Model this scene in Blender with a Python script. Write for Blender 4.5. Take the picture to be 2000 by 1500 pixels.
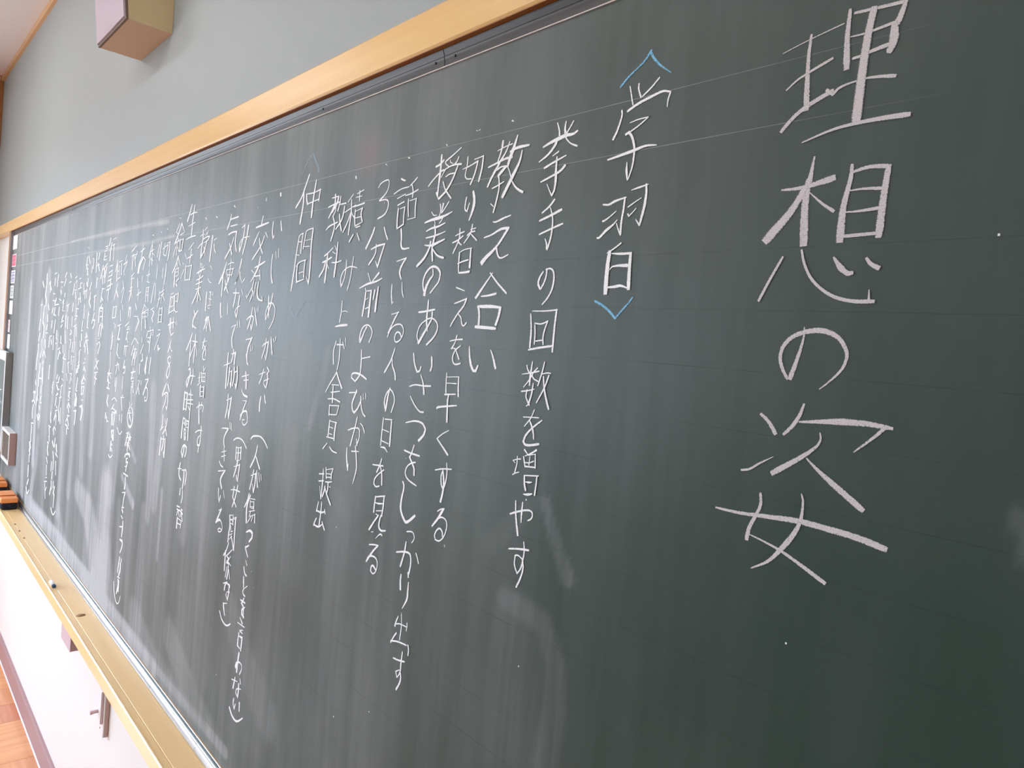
import bpy, bmesh, math, random
from mathutils import Vector, Matrix
random.seed(7)
C = bpy.context.scene.collection
for o in list(bpy.data.objects): bpy.data.objects.remove(o, do_unlink=True)
sc = bpy.context.scene

# ---------------------------------------------------------------- camera
EYE = 1.695                       # eye height above the floor; the camera is 0.545 m from the board
cam_d = bpy.data.cameras.new('camera'); cam = bpy.data.objects.new('camera', cam_d); C.objects.link(cam)
cam_d.sensor_width = 36; cam_d.lens = 25.297; cam_d.clip_start = 0.02; cam_d.clip_end = 200
RW = [[0.6661633, 0.092157, -0.7400903], [0.7402533, 0.0391618, 0.6711865], [0.0908378, -0.9949741, -0.0421314]]
m = Matrix(((RW[0][0], -RW[0][1], -RW[0][2], 0.0), (RW[1][0], -RW[1][1], -RW[1][2], -0.545),
            (RW[2][0], -RW[2][1], -RW[2][2], EYE), (0, 0, 0, 1)))
cam.matrix_world = m
sc.camera = cam

# ---------------------------------------------------------------- sky, daylight, exposure
sc.view_settings.view_transform = 'Standard'; sc.view_settings.look = 'None'
sc.view_settings.gamma = 1.0; sc.view_settings.use_curve_mapping = False
sc.view_settings.exposure = EXPO = 0.0
w = bpy.data.worlds.new('world'); sc.world = w; w.use_nodes = True
wn = w.node_tree; wn.nodes.clear()
wo = wn.nodes.new('ShaderNodeOutputWorld'); bg = wn.nodes.new('ShaderNodeBackground')
tc = wn.nodes.new('ShaderNodeTexCoord'); sp = wn.nodes.new('ShaderNodeSeparateXYZ')
cr = wn.nodes.new('ShaderNodeValToRGB')          # pale bright overcast sky above, sunlit schoolyard below
cr.color_ramp.elements[0].position = 0.47; cr.color_ramp.elements[0].color = (0.34, 0.34, 0.33, 1)
cr.color_ramp.elements[1].position = 0.53; cr.color_ramp.elements[1].color = (0.66, 0.84, 1.07, 1)
mp = wn.nodes.new('ShaderNodeMapRange'); mp.inputs['From Min'].default_value = -1; mp.inputs['From Max'].default_value = 1
wn.links.new(tc.outputs['Generated'], sp.inputs[0]); wn.links.new(sp.outputs['Z'], mp.inputs['Value'])
wn.links.new(mp.outputs[0], cr.inputs[0]); wn.links.new(cr.outputs[0], bg.inputs['Color'])
bg.inputs['Strength'].default_value = SKY = 19.0
wn.links.new(bg.outputs[0], wo.inputs['Surface'])
sc.cycles.use_denoising = True
sc.cycles.max_bounces = 8; sc.cycles.diffuse_bounces = 5; sc.cycles.transparent_max_bounces = 24
sc.cycles.sample_clamp_indirect = 8

# unseen ceiling lights, lit to brighten tray and board: modelled tubes, see the builder below
# ---------------------------------------------------------------- helpers
def obj(name, bm, mat, parent=None, smooth=False):
    me = bpy.data.meshes.new(name); bm.normal_update(); bm.to_mesh(me); bm.free()
    o = bpy.data.objects.new(name, me); C.objects.link(o)
    if mat: me.materials.append(mat)
    if smooth:
        for p in me.polygons: p.use_smooth = True
    if parent: o.parent = parent; o.matrix_parent_inverse = parent.matrix_world.inverted()
    return o
def tag(o, label=None, cat=None, group=None, kind=None):
    if label: o['label'] = label
    if cat: o['category'] = cat
    if group: o['group'] = group
    if kind: o['kind'] = kind
    return o
def empty(name, loc, label, cat, group=None):
    o = bpy.data.objects.new(name, None); o.empty_display_size = 0.05; C.objects.link(o); o.location = loc
    bpy.context.view_layer.update()
    return tag(o, label, cat, group)
def box(bm, x0, x1, y0, y1, z0, z1, bevel=0.0, seg=1):
    vs = [bm.verts.new(p) for p in ((x0,y0,z0),(x1,y0,z0),(x1,y1,z0),(x0,y1,z0),(x0,y0,z1),(x1,y0,z1),(x1,y1,z1),(x0,y1,z1))]
    fs = [bm.faces.new([vs[i] for i in f]) for f in ((0,3,2,1),(4,5,6,7),(0,1,5,4),(1,2,6,5),(2,3,7,6),(3,0,4,7))]
    if bevel:
        es = list({e for f in fs for e in f.edges})
        bmesh.ops.bevel(bm, geom=es, offset=bevel, segments=seg, profile=0.6, affect='EDGES')
    return bm
def B(*a, **k): return box(bmesh.new(), *a, **k)
def sweep(profile, x0, x1, bm=None):
    """extrude a closed (y,z) profile along x"""
    bm = bm or bmesh.new()
    a = [bm.verts.new((x0, y, z)) for y, z in profile]; b = [bm.verts.new((x1, y, z)) for y, z in profile]
    n = len(profile)
    for i in range(n): bm.faces.new((a[i], a[(i+1) % n], b[(i+1) % n], b[i]))
    bm.faces.new(a[::-1]); bm.faces.new(b)
    bmesh.ops.recalc_face_normals(bm, faces=bm.faces[:])
    return bm
def cyl(bm, c, r, h, axis='Z', seg=20, r2=None):
    rot = {'Z': Matrix(), 'X': Matrix.Rotation(math.pi/2, 4, 'Y'), 'Y': Matrix.Rotation(math.pi/2, 4, 'X')}[axis]
    bmesh.ops.create_cone(bm, cap_ends=True, segments=seg, radius1=r, radius2=r if r2 is None else r2, depth=h, matrix=Matrix.Translation(c) @ rot)
    return bm

# ---------------------------------------------------------------- materials
def mat(name, col, rough=0.6, spec=0.5, metal=0.0, bump=None, noise=None, coat=0.0):
    """noise=(scale xyz, amount, colour2) ; bump=(scale, strength)"""
    m_ = bpy.data.materials.new(name); m_.use_nodes = True; n = m_.node_tree; p = n.nodes['Principled BSDF']
    p.inputs['Base Color'].default_value = (*col, 1); p.inputs['Roughness'].default_value = rough
    p.inputs['Specular IOR Level'].default_value = spec; p.inputs['Metallic'].default_value = metal
    p.inputs['Coat Weight'].default_value = coat
    t = n.nodes.new('ShaderNodeTexCoord')
    if noise:
        s, amt, c2 = noise
        mpn = n.nodes.new('ShaderNodeMapping'); mpn.inputs['Scale'].default_value = s
        nz = n.nodes.new('ShaderNodeTexNoise'); nz.inputs['Scale'].default_value = 1; nz.inputs['Detail'].default_value = 6
        rp = n.nodes.new('ShaderNodeMapRange'); rp.inputs['From Min'].default_value = .35; rp.inputs['From Max'].default_value = .65
        rp.inputs['To Max'].default_value = amt
        mx = n.nodes.new('ShaderNodeMix'); mx.data_type = 'RGBA'
        mx.inputs['A'].default_value = (*col, 1); mx.inputs['B'].default_value = (*c2, 1)
        n.links.new(t.outputs['Object'], mpn.inputs[0]); n.links.new(mpn.outputs[0], nz.inputs['Vector'])
        n.links.new(nz.outputs[0], rp.inputs['Value']); n.links.new(rp.outputs[0], mx.inputs['Factor'])
        n.links.new(mx.outputs['Result'], p.inputs['Base Color'])
    if bump:
        nb = n.nodes.new('ShaderNodeTexNoise'); nb.inputs['Scale'].default_value = bump[0]; nb.inputs['Detail'].default_value = 4
        bp = n.nodes.new('ShaderNodeBump'); bp.inputs['Strength'].default_value = bump[1]; bp.inputs['Distance'].default_value = .002
        n.links.new(t.outputs['Object'], nb.inputs['Vector']); n.links.new(nb.outputs[0], bp.inputs['Height'])
        n.links.new(bp.outputs[0], p.inputs['Normal'])
    return m_
M = {}
M['plaster_up'] = mat('grey_green_wall_paint', (.315,.34,.342), .55, .35, bump=(90,.25), noise=((1.2,1.2,1.2),.5,(.295,.315,.318)))
M['plaster_low'] = mat('white_wall_paint', (.82,.80,.77), .5, .4, bump=(90,.2))
M['ceiling'] = mat('ceiling_board', (.80,.75,.76), .8, .2, noise=((300,300,300),.35,(.66,.58,.58)), bump=(260,.6))
M['pine'] = mat('varnished_pine', (.74,.46,.17), .34, .5, noise=((2,30,60),.55,(.65,.37,.12)), coat=.15)
M['pine_pale'] = mat('pale_varnished_wood', (.99,.70,.34), .34, .5, noise=((3,60,60),.45,(.96,.62,.27)), coat=.2)
M['pine_dark'] = mat('brown_wood_edge', (.36,.14,.035), .45, .4, noise=((3,60,60),.5,(.25,.09,.02)))
M['trim'] = mat('light_wood_moulding', (.56,.33,.17), .45, .4, noise=((3,40,40),.4,(.45,.24,.11)))
M['rail_metal'] = mat('dull_steel_rail', (.06,.052,.05), .42, .35, .15, noise=((2.5,60,200),.95,(.014,.010,.009)))
M['alu'] = mat('aluminium', (.60,.61,.63), .28, .5, .9, noise=((6,400,400),.5,(.42,.44,.46)))
M['edge'] = mat('pale_edging_strip', (.55,.50,.48), .5)
M['base'] = mat('mauve_brown_vinyl', (.36,.21,.215), .42, .5)
M['orange'] = mat('orange_plastic', (.95,.34,.11), .35, .5)
M['felt'] = mat('dark_navy_felt', (.02,.022,.035), .95, .1, bump=(700,.8), noise=((200,200,200),.5,(.08,.08,.10)))
M['white_pl'] = mat('white_plastic', (.80,.79,.78), .4)
M['grey_pl'] = mat('grey_plastic', (.26,.26,.27), .5)
M['brown_in'] = mat('dull_brown_panel', (.13,.10,.075), .8, .2, noise=((30,30,30),.6,(.09,.065,.05)))
M['pinkbrown'] = mat('pinkish_brown_laminate', (.50,.36,.33), .5)
M['mauve'] = mat('mauve_painted_steel', (.62,.46,.50), .45)
M['mauve_d'] = mat('dark_mauve_steel', (.38,.25,.24), .5)
M['dark'] = mat('dark_screw_head', (.03,.025,.022), .5)
M['tan'] = mat('tan_wood_panel', (.62,.47,.27), .5, noise=((20,20,3),.5,(.54,.40,.21)))
M['tan_l'] = mat('light_tan_bottom', (.58,.40,.27), .55)
M['cloth'] = mat('mauve_speaker_cloth', (.56,.47,.54), .9, .1, bump=(900,.5))
M['cab_edge'] = mat('brown_cabinet_edge', (.16,.10,.075), .6)
M['chalkstick'] = mat('white_chalk_stick', (.85,.85,.84), .95, .1)
M['bluechalk'] = mat('dark_blue_chalk_end', (.08,.13,.22), .9, .1)
M['knot'] = mat('dark_brown_hole', (.30,.16,.06), .7)
M['gap'] = mat('dark_teal_gap', (.07,.10,.10), .4)
M['pale_joint'] = mat('pale_joint_strip', (.75,.66,.68), .5)
M['desk'] = mat('pale_back_wall', (.74,.74,.72), .7)

def board_material(name, ruled=True, base=(.010,.031,.019)):
    m_ = bpy.data.materials.new(name); m_.use_nodes = True; n = m_.node_tree; L = n.links.new
    p = n.nodes['Principled BSDF']; t = n.nodes.new('ShaderNodeTexCoord')
    def node(k, **kw):
        x = n.nodes.new(k)
        for a, b in kw.items(): setattr(x, a, b)
        return x
    def math_(op, a, b=None, c=None):
        x = node('ShaderNodeMath', operation=op)
        for i, v in enumerate((a, b, c)):
            if v is None: continue
            if isinstance(v, (int, float)): x.inputs[i].default_value = v
            else: L(v, x.inputs[i])
        return x.outputs[0]
    def noise(scale, detail=4, rough=.5, lo=.4, hi=.65, mx=1.0):
        mpn = node('ShaderNodeMapping'); mpn.inputs['Scale'].default_value = scale
        nz = node('ShaderNodeTexNoise'); nz.inputs['Scale'].default_value = 1; nz.inputs['Detail'].default_value = detail; nz.inputs['Roughness'].default_value = rough
        L(t.outputs['Object'], mpn.inputs[0]); L(mpn.outputs[0], nz.inputs['Vector'])
        r = node('ShaderNodeMapRange'); r.inputs['From Min'].default_value = lo; r.inputs['From Max'].default_value = hi; r.inputs['To Max'].default_value = mx
        L(nz.outputs[0], r.inputs['Value']); return r.outputs[0]
    streak = noise((9, 1, 1.1), 5, .6, .40, .66)          # eraser strokes run up and down the board
    fine = noise((60, 1, 3), 3, .5, .35, .7)
    cloud = noise((2.2, 1, 1.8), 3, .5, .35, .7)
    sx = node('ShaderNodeSeparateXYZ'); L(t.outputs['Object'], sx.inputs[0])
    # chalk dust: paler to the left, window glare put into its colour
    glare_x = node('ShaderNodeMapRange'); glare_x.inputs['From Min'].default_value = .0; glare_x.inputs['From Max'].default_value = -2.2
    glare_x.inputs['To Min'].default_value = .02; glare_x.inputs['To Max'].default_value = 1.0; L(sx.outputs['X'], glare_x.inputs['Value'])
    d = math_('MULTIPLY', streak, .45); d = math_('ADD', d, math_('MULTIPLY', cloud, .35)); d = math_('ADD', d, math_('MULTIPLY', fine, .12))
    d = math_('ADD', d, .25)
    d = math_('MULTIPLY', d, glare_x.outputs[0]); dust = math_('MULTIPLY', d, .55)
    haze_z = node('ShaderNodeMapRange'); haze_z.inputs['From Min'].default_value = EYE-.5; haze_z.inputs['From Max'].default_value = EYE+.36    # reflected haze painted into the upper board's colour
    haze_z.inputs['To Max'].default_value = .09; L(sx.outputs['Z'], haze_z.inputs['Value'])
    dust = math_('ADD', dust, math_('MULTIPLY', haze_z.outputs[0], math_('MULTIPLY_ADD', cloud, .5, .6)))
    if ruled:
        an = node('ShaderNodeAttribute', attribute_name='dust')
        dust = math_('ADD', dust, math_('MULTIPLY', an.outputs['Fac'], math_('MULTIPLY_ADD', fine, .5, .55)))
    dust = math_('MINIMUM', dust, .9)  # chalk dust together with the painted glare and haze
    mx = node('ShaderNodeMix', data_type='RGBA'); mx.inputs['A'].default_value = (*base, 1); mx.inputs['B'].default_value = (.50,.49,.50,1)
    L(dust, mx.inputs['Factor']); col = mx.outputs['Result']
    if ruled:
        # ruled guide lines every 5 cm: the two upper ones are full of chalk, the others are thin dark lines
        z = math_('SUBTRACT', sx.outputs['Z'], EYE + .0033)
        u = math_('DIVIDE', z, .0505)
        fr = math_('SUBTRACT', u, math_('ROUND', u)); ab = math_('ABSOLUTE', fr)
        line = math_('LESS_THAN', ab, .008)
        low = math_('LESS_THAN', z, .13)
        brk = noise((7, 1, 40), 4, .7, .40, .62)
        dk = math_('MULTIPLY', math_('MULTIPLY', line, low), math_('MULTIPLY_ADD', brk, .34, .03))
        m2 = node('ShaderNodeMix', data_type='RGBA'); L(dk, m2.inputs['Factor']); L(col, m2.inputs['A']); m2.inputs['B'].default_value = (.008,.012,.010,1)
        up = math_('MULTIPLY', math_('GREATER_THAN', z, .18), math_('LESS_THAN', z, .28))
        lx = node('ShaderNodeMapRange'); lx.inputs['From Min'].default_value = -1.0; lx.inputs['From Max'].default_value = -3.2
        lx.inputs['To Min'].default_value = .006; lx.inputs['To Max'].default_value = .028; L(sx.outputs['X'], lx.inputs['Value'])
        fx = node('ShaderNodeMapRange'); fx.inputs['From Min'].default_value = -.18; fx.inputs['From Max'].default_value = -.42; L(sx.outputs['X'], fx.inputs['Value'])
        wl = math_('MULTIPLY', math_('MULTIPLY', fx.outputs[0], math_('LESS_THAN', ab, lx.outputs[0])), math_('MULTIPLY', up, math_('MULTIPLY_ADD', brk, .20, .20)))
        m3 = node('ShaderNodeMix', data_type='RGBA'); L(wl, m3.inputs['Factor']); L(m2.outputs['Result'], m3.inputs['A']); m3.inputs['B'].default_value = (.62,.61,.60,1)
        col = m3.outputs['Result']
        # a faint smear of red chalk near the top
        vd = node('ShaderNodeVectorMath', operation='DISTANCE'); L(t.outputs['Object'], vd.inputs[0]); vd.inputs[1].default_value = (-.96, 0, EYE+.275)
        rd = node('ShaderNodeMapRange'); rd.inputs['From Min'].default_value = .045; rd.inputs['From Max'].default_value = 0; rd.inputs['To Max'].default_value = .10; L(vd.outputs['Value'], rd.inputs['Value'])
        m4 = node('ShaderNodeMix', data_type='RGBA'); L(rd.outputs[0], m4.inputs['Factor']); L(col, m4.inputs['A']); m4.inputs['B'].default_value = (.6,.12,.16,1)
        col = m4.outputs['Result']
    L(col, p.inputs['Base Color'])
    rr = math_('MULTIPLY_ADD', dust, .25, BOARD_ROUGH); L(rr, p.inputs['Roughness'])
    p.inputs['Specular IOR Level'].default_value = .21
    nb = node('ShaderNodeTexNoise'); nb.inputs['Scale'].default_value = 900; L(t.outputs['Object'], nb.inputs['Vector'])
    bp = node('ShaderNodeBump'); bp.inputs['Strength'].default_value = .12; bp.inputs['Distance'].default_value = .001; L(nb.outputs[0], bp.inputs['Height']); L(bp.outputs[0], p.inputs['Normal'])
    return m_
BOARD_ROUGH = .42
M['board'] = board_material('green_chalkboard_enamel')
M['board2'] = board_material('small_green_board', False, (.035,.075,.060))

def chalk_material(name, col, lo, hi, amount, grain=1100, soft=False):
    """dry chalk: dust grains over the board, thinning out towards the edges of the stroke"""
    m_ = bpy.data.materials.new(name); m_.use_nodes = True; n = m_.node_tree; L = n.links.new
    p = n.nodes['Principled BSDF']; p.inputs['Base Color'].default_value = (*col, 1); p.inputs['Roughness'].default_value = .65
    p.inputs['Specular IOR Level'].default_value = .45
    t = n.nodes.new('ShaderNodeTexCoord'); s = n.nodes.new('ShaderNodeSeparateXYZ'); L(t.outputs['UV'], s.inputs[0])
    def math_(op, a, b):
        x = n.nodes.new('ShaderNodeMath'); x.operation = op
        for i, v in enumerate((a, b)):
            if isinstance(v, (int, float)): x.inputs[i].default_value = v
            else: L(v, x.inputs[i])
        return x.outputs[0]
    e = math_('ABSOLUTE', math_('SUBTRACT', s.outputs['X'], .5), 0); e = math_('SUBTRACT', 1, math_('MULTIPLY', e, 2))   # 0 edge, 1 middle
    nz = n.nodes.new('ShaderNodeTexNoise'); nz.inputs['Scale'].default_value = grain; nz.inputs['Detail'].default_value = 3
    L(t.outputs['Object'], nz.inputs['Vector'])
    ee = n.nodes.new('ShaderNodeMapRange'); ee.inputs['From Max'].default_value = .95 if soft else .35; ee.interpolation_type = 'SMOOTHSTEP'; L(e, ee.inputs['Value'])
    if soft:
        ve = math_('SUBTRACT', 1, math_('MULTIPLY', math_('ABSOLUTE', math_('SUBTRACT', s.outputs['Y'], .5), 0), 2))
        v2 = n.nodes.new('ShaderNodeMapRange'); v2.inputs['From Max'].default_value = .55; v2.interpolation_type = 'SMOOTHSTEP'; L(ve, v2.inputs['Value'])
        a = math_('MULTIPLY', ee.outputs[0], v2.outputs[0])
        a = math_('MULTIPLY', a, amount); mpn = math_('MULTIPLY', nz.outputs[0], 2); a = math_('MULTIPLY', a, mpn)
    else:
        g = n.nodes.new('ShaderNodeMapRange'); g.inputs['From Min'].default_value = lo; g.inputs['From Max'].default_value = hi
        sh = math_('ADD', nz.outputs[0], math_('MULTIPLY', math_('SUBTRACT', ee.outputs[0], 1), .25)); L(sh, g.inputs['Value'])
        a = math_('MULTIPLY', g.outputs[0], amount)
    L(a, p.inputs['Alpha'])
    return m_
M['chalk_w'] = chalk_material('white_chalk', (.96,.95,.95), .18, .40, .96)
M['chalk_t'] = chalk_material('dimmed_white_chalk', (.64,.585,.585), .14, .44, .92)  # title chalk greyed for the weaker light at the right
M['chalk_b'] = chalk_material('blue_chalk', (.22,.54,.80), .26, .50, .85)
M['chalk_f'] = chalk_material('faded_blue_chalk', (.36,.52,.60), .26, .50, .55)
LAMPS = True
TUBE = mat('unseen_lit_tube', (1,1,1)); TUBE.node_tree.nodes['Principled BSDF'].inputs['Emission Color'].default_value = (.97,1,1,1); TUBE.node_tree.nodes['Principled BSDF'].inputs['Emission Strength'].default_value = 22.0
# ================================================================ the room
XL, XR, YB, ZC = -5.34, 2.9, -7.6, EYE + 1.362
YW = .02                                               # plane of the wall the board hangs on
ZR0, ZR1 = EYE + .384, EYE + .440                       # picture rail above the board
def struct(name, bm, m, parent=None): return tag(obj(name, bm, m, parent), kind='structure')
struct('wall_front', B(XL-.12, XR+.12, YW, YW+.15, ZR1-.02, ZC+.1), M['plaster_up'])
struct('wall_front_lower', B(XL-.12, XR+.12, YW, YW+.15, -.05, ZR1-.02), M['plaster_low']).name = 'wall_front.001'
struct('ceiling', B(XL-.12, XR+.12, YB-.12, YW+.15, ZC, ZC+.12), M['ceiling'])
# floor: slab with oak parquet blocks laid on it near the wall
MF = [mat('parquet_%d' % i, c, .22, .5, noise=(s, .8, c2), coat=.35) for i, (c, c2, s) in enumerate((
    ((.74,.33,.13), (.62,.24,.085), (3,60,20)), ((.80,.38,.15), (.66,.26,.09), (60,3,20)), ((.66,.25,.11), (.55,.18,.075), (3,50,20)), ((.86,.48,.20), (.72,.32,.12), (50,4,20))))]
M['slab'] = mat('dark_floor_slab', (.20,.10,.055), .4, .4, noise=((6,6,6),.6,(.15,.07,.035)))  # unseen floor darkened so the lower board reflects less
fl = struct('floor', B(XL-.12, XR+.12, YB-.12, YW+.15, -.08, -.004), M['slab'])
u = .32; pm = {}
def strip_mesh(kind, mi):
    k = (kind, mi)
    if k not in pm:
        g = .0006
        bm = B(g, u/2-g, g, u-g, -.004, 0, .0008) if kind == 0 else B(g, u-g, g, u/2-g, -.004, 0, .0008)
        me = bpy.data.meshes.new('parquet_strip'); bm.to_mesh(me); bm.free(); me.materials.append(MF[mi]); pm[k] = me
    return pm[k]
for i in range(-6, 8):                                  # block columns along the wall, x = -3.44 + i*u
    for j in range(5):
        x0, y0 = -3.44 + i*u, .011 - (j+1)*u; k = (i+j) % 2
        for h in range(2):
            mi = [3, 1][h] if k == 0 else [0, 2][h]
            if random.random() < .35: mi = random.randrange(4)
            o = bpy.data.objects.new('parquet_strip', strip_mesh(1-k, mi)); C.objects.link(o); o.parent = fl
            o.location = (x0 + (h*u/2 if k == 1 else 0), y0 + (h*u/2 if k == 0 else 0), 0)
# left wall with its row of windows (outside the frame, they give the daylight)
wz0, wz1 = .70, 2.45
wins = [(-1.0, -2.70), (-2.80, -4.90), (-5.00, -7.10)]
bm = bmesh.new(); wall_x0, wall_x1 = XL-.15, XL
box(bm, wall_x0, wall_x1, YB-.12, YW+.0, -.05, wz0); box(bm, wall_x0, wall_x1, YB-.12, YW+.0, wz1, ZC+.1)
edges = [YW] + [y for p in wins for y in p] + [YB-.12]
for a, b in zip(edges[0::2], edges[1::2]): box(bm, wall_x0, wall_x1, b, a, wz0, wz1)
struct('wall_left', bm, M['plaster_low'])
glass = mat('window_glass', (1,1,1), .02); gp = glass.node_tree.nodes['Principled BSDF']
gn = glass.node_tree; gt = gn.nodes.new('ShaderNodeBsdfTransparent'); gg = gn.nodes.new('ShaderNodeBsdfGlossy'); gm = gn.nodes.new('ShaderNodeMixShader'); gg.inputs['Roughness'].default_value = .02
gm.inputs[0].default_value = .06; gn.links.new(gt.outputs[0], gm.inputs[1]); gn.links.new(gg.outputs[0], gm.inputs[2]); gn.links.new(gm.outputs[0], gn.nodes['Material Output'].inputs['Surface'])
for k, (a, b) in enumerate(wins, 1):
    f = bmesh.new(); x0, x1 = XL-.12, XL-.04; t = .05
    box(f, x0, x1, b, a, wz0, wz0+t); box(f, x0, x1, b, a, wz1-t, wz1)
    for y in (b, (a+b)/2-t/2, a-t): box(f, x0, x1, y, y+t, wz0, wz1)
    wf = struct('window_%d' % k, f, M['alu'])
    for s in (0, 1):
        y0 = b + t + s*((a-b)/2 - t/2); obj('pane', B(XL-.083, XL-.079, y0, y0+(a-b)/2-1.5*t, wz0+t, wz1-t), glass, wf)
    pl = bpy.data.lights.new('window_portal', 'AREA'); pl.shape = 'RECTANGLE'; pl.size = wz1-wz0; pl.size_y = a-b; pl.cycles.is_portal = True
    po = bpy.data.objects.new('window_portal', pl); C.objects.link(po); po.location = (XL-.16, (a+b)/2, (wz0+wz1)/2); po.rotation_euler = (0, -math.pi/2, 0)
struct('wall_right', B(XR, XR+.15, YB-.12, YW, -.05, ZC+.1), M['desk'])
struct('wall_back', B(XL-.12, XR+.12, YB-.15, YB, -.05, ZC+.1), M['desk'])
# mouldings
struct('trim_1', sweep([(YW, EYE+1.330), (YW-.012, EYE+1.333), (YW-.014, EYE+1.345), (YW-.012, ZC), (YW, ZC)], XL, XR), M['trim'])
bm2 = bmesh.new(); box(bm2, XL, XL+.012, YB, YW-.014, EYE+1.330, ZC, .002); struct('trim_2', bm2, M['trim'])
struct('trim_3', B(XL, XL+.010, -.06, YW, EYE+.93, EYE+1.331, .002), M['pine_dark'])
# picture rail over the board, its shaded underside painted as a brown lip
rail = struct('trim_4', sweep([(YW, ZR0+.0003), (-.012, ZR0+.0003), (-.014, ZR0+.003), (-.014, ZR1-.004), (-.011, ZR1), (YW, ZR1)], XL+.012, XR), M['pine'])
obj('shaded_underside', sweep([(YW-.001, ZR0-.0012), (-.0125, ZR0-.0012), (-.0125, ZR0+.0002), (YW-.001, ZR0+.0002)], -4.449, XR), M['pine_dark'], rail)
# baseboard
struct('baseboard_front', sweep([(YW, .002), (.008, .002), (.008, .084), (.012, .091), (YW, .091)], XL, XR), M['base'])
obj('pale_line', sweep([(.0078, .0005), (.0040, .0005), (.0078, .0052)], XL+.013, XR), M['pale_joint'], bpy.data.objects['baseboard_front'])  # pale strip along the foot of the baseboard
struct('baseboard_left', B(XL, XL+.012, YB, .008, .002, .091, .002), M['base'])
for i, (x, y) in enumerate(((-3.6,-.95), (-1.4,-.95), (-3.9,-2.6), (-1.2,-2.6), (1.4,-2.6), (-3.9,-4.6), (-1.2,-4.6), (1.4,-4.6))):  # pair nearest the board added to light the tray and board top
    if not LAMPS: break
    lp = empty('unseen_ceiling_light', (x, y, ZC), ['added ceiling light close to the chalkboard, window side','added ceiling light close to the chalkboard, door side','unseen fluorescent ceiling light, window side of the front row','unseen fluorescent ceiling light, middle of the front row','unseen fluorescent ceiling light, door side of the front row','unseen fluorescent ceiling light, window side of the back row','unseen fluorescent ceiling light, middle of the back row','unseen fluorescent ceiling light, door side of the back row'][i], 'ceiling light', 'unseen ceiling lights')
    obj('housing', B(x-.62, x+.62, y-.11, y+.11, ZC-.05, ZC-.0005, .005), M['white_pl'], lp)
    for s in (-1, 1):
        tb = obj('tube', cyl(bmesh.new(), (x, y+s*.05, ZC-.068), .014, 1.2, 'X', 12), TUBE, lp, True)

# ================================================================ the chalkboard
X0, X1 = -4.402, .75
ZB0, ZB1 = EYE - .845, EYE + .3615
cb = empty('chalkboard', (-1.8, 0, ZB0), 'long green chalkboard covered with columns of white Japanese chalk writing', 'chalkboard')
SMEARS = """0.12,200 265:-5324 -1528 -5161 -1830 -4899 -2244
0.09,325 475:-5812 -2738 -5187 -2798 -4947 -3175 -4900 -3644 -4989 -4287
0.07,997 1206:-5572 -2930 -5480 -3612 -5448 -4459
0.04,244 389:-5504 -1606 -6112 -2186
0.09,139 166:-1156 -705 -1074 -978
0.15,326 225:-10388 -260 -10547 -845 -10814 -1475
0.06,736 1116:-11075 -387 -11060 -2090 -11045 -3810
0.06,787 1213:-11626 -1656 -11697 -3543 -11707 -5813
0.07,938 1086:-9663 -2633 -9503 -4557 -9369 -6322
0.05,666 802:-8572 -2969 -8526 -4572 -8502 -6046
0.05,1142 1402:-12931 810 -12969 -1463 -12957 -5321
0.07,842 1458:-14874 408 -15096 -2787 -14821 -7028
0.26,538 773:-18219 -124 -18282 -2097 -18646 -4415
0.35,678 506:-19284 -1700 -19123 -3483 -19050 -4890
0.35,306 230:-18075 -4044 -18104 -5668
0.2,690 1045:-19418 -4844 -19395 -6817 -19347 -8527
0.45,1942 2204:-23162 -5087 -23175 -6607 -23516 -8551
0.2,419 730:-21736 -5081 -21516 -7182
0.4,139 244:-21140 -3301 -20838 -3503 -20443 -3711
0.5,243 364:-21604 -4339 -21022 -4578 -20401 -4862
0.45,1007 2518:-26861 -5760 -25135 -6140 -24244 -6884 -23440 -7908
0.35,1694 1660:-22816 -6815 -21992 -8351 -21232 -9098
0.2,1177 1167:-19678 -7575 -17763 -8176 -15487 -8413
0.18,1077 1318:-16838 -7099 -14938 -7949 -13654 -8421
0.5,1089 1002:-34063 1386 -34162 -258 -34343 -2341 -34303 -4426
0.5,924 822:-35202 140 -35164 -1978 -35357 -4133 -35086 -6241
0.4,671 569:-31649 -971 -31731 -2530 -31939 -3725
0.35,617 785:-30345 204 -29872 -2737 -29690 -5309 -29646 -7162
0.3,643 789:-28863 935 -28447 -1534 -28092 -4325 -28127 -6105
0.3,570 723:-26635 -1415 -26783 -3449 -26452 -5086
0.3,800 917:-38237 1009 -38135 -2174 -37867 -5804 -37147 -8408
0.22,534 803:-25643 1231 -25532 -1342 -25399 -4242
0.2,459 576:-23397 892 -23312 -1195 -23264 -3594
0.35,418 318:-34926 -8036 -29594 -7897 -25443 -8019 -21058 -8108 -16973 -8169 -13180 -8088
0.55,96 116:-30189 2548 -22710 2523 -18997 2461
0.5,70 89:-27463 1978 -21561 2030 -18514 2057
0.03,312 284:-9540 402 -8707 489 -7537 767
0.5,976 640:-36186 -8090 -31000 -8051 -26150 -8137 -21576 -8211 -17750 -8233
0.3,942 848:-35109 -7537 -34405 -6124 -34243 -5256
0.3,1672 1354:-27748 -8678 -28645 -8024 -29590 -7336
0.12,1094 1112:-11550 -6660 -12555 -6144 -13434 -5481
0.3,1195 1365:-22529 -2018 -22519 -3776 -22769 -5006
0.28,583 763:-21107 -223 -20996 -1868 -21245 -3289
0.16,663 807:-16502 -2800 -16509 -3722 -16449 -4633"""
import numpy as np
nx, nz_ = 860, 200                                       # the panel is a fine grid so that the wiped chalk dust can be stored on it
gx = np.linspace(X0-.02, X1+.02, nx+1); gz = np.linspace(ZB0-.004, ZB1+.004, nz_+1)
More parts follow.
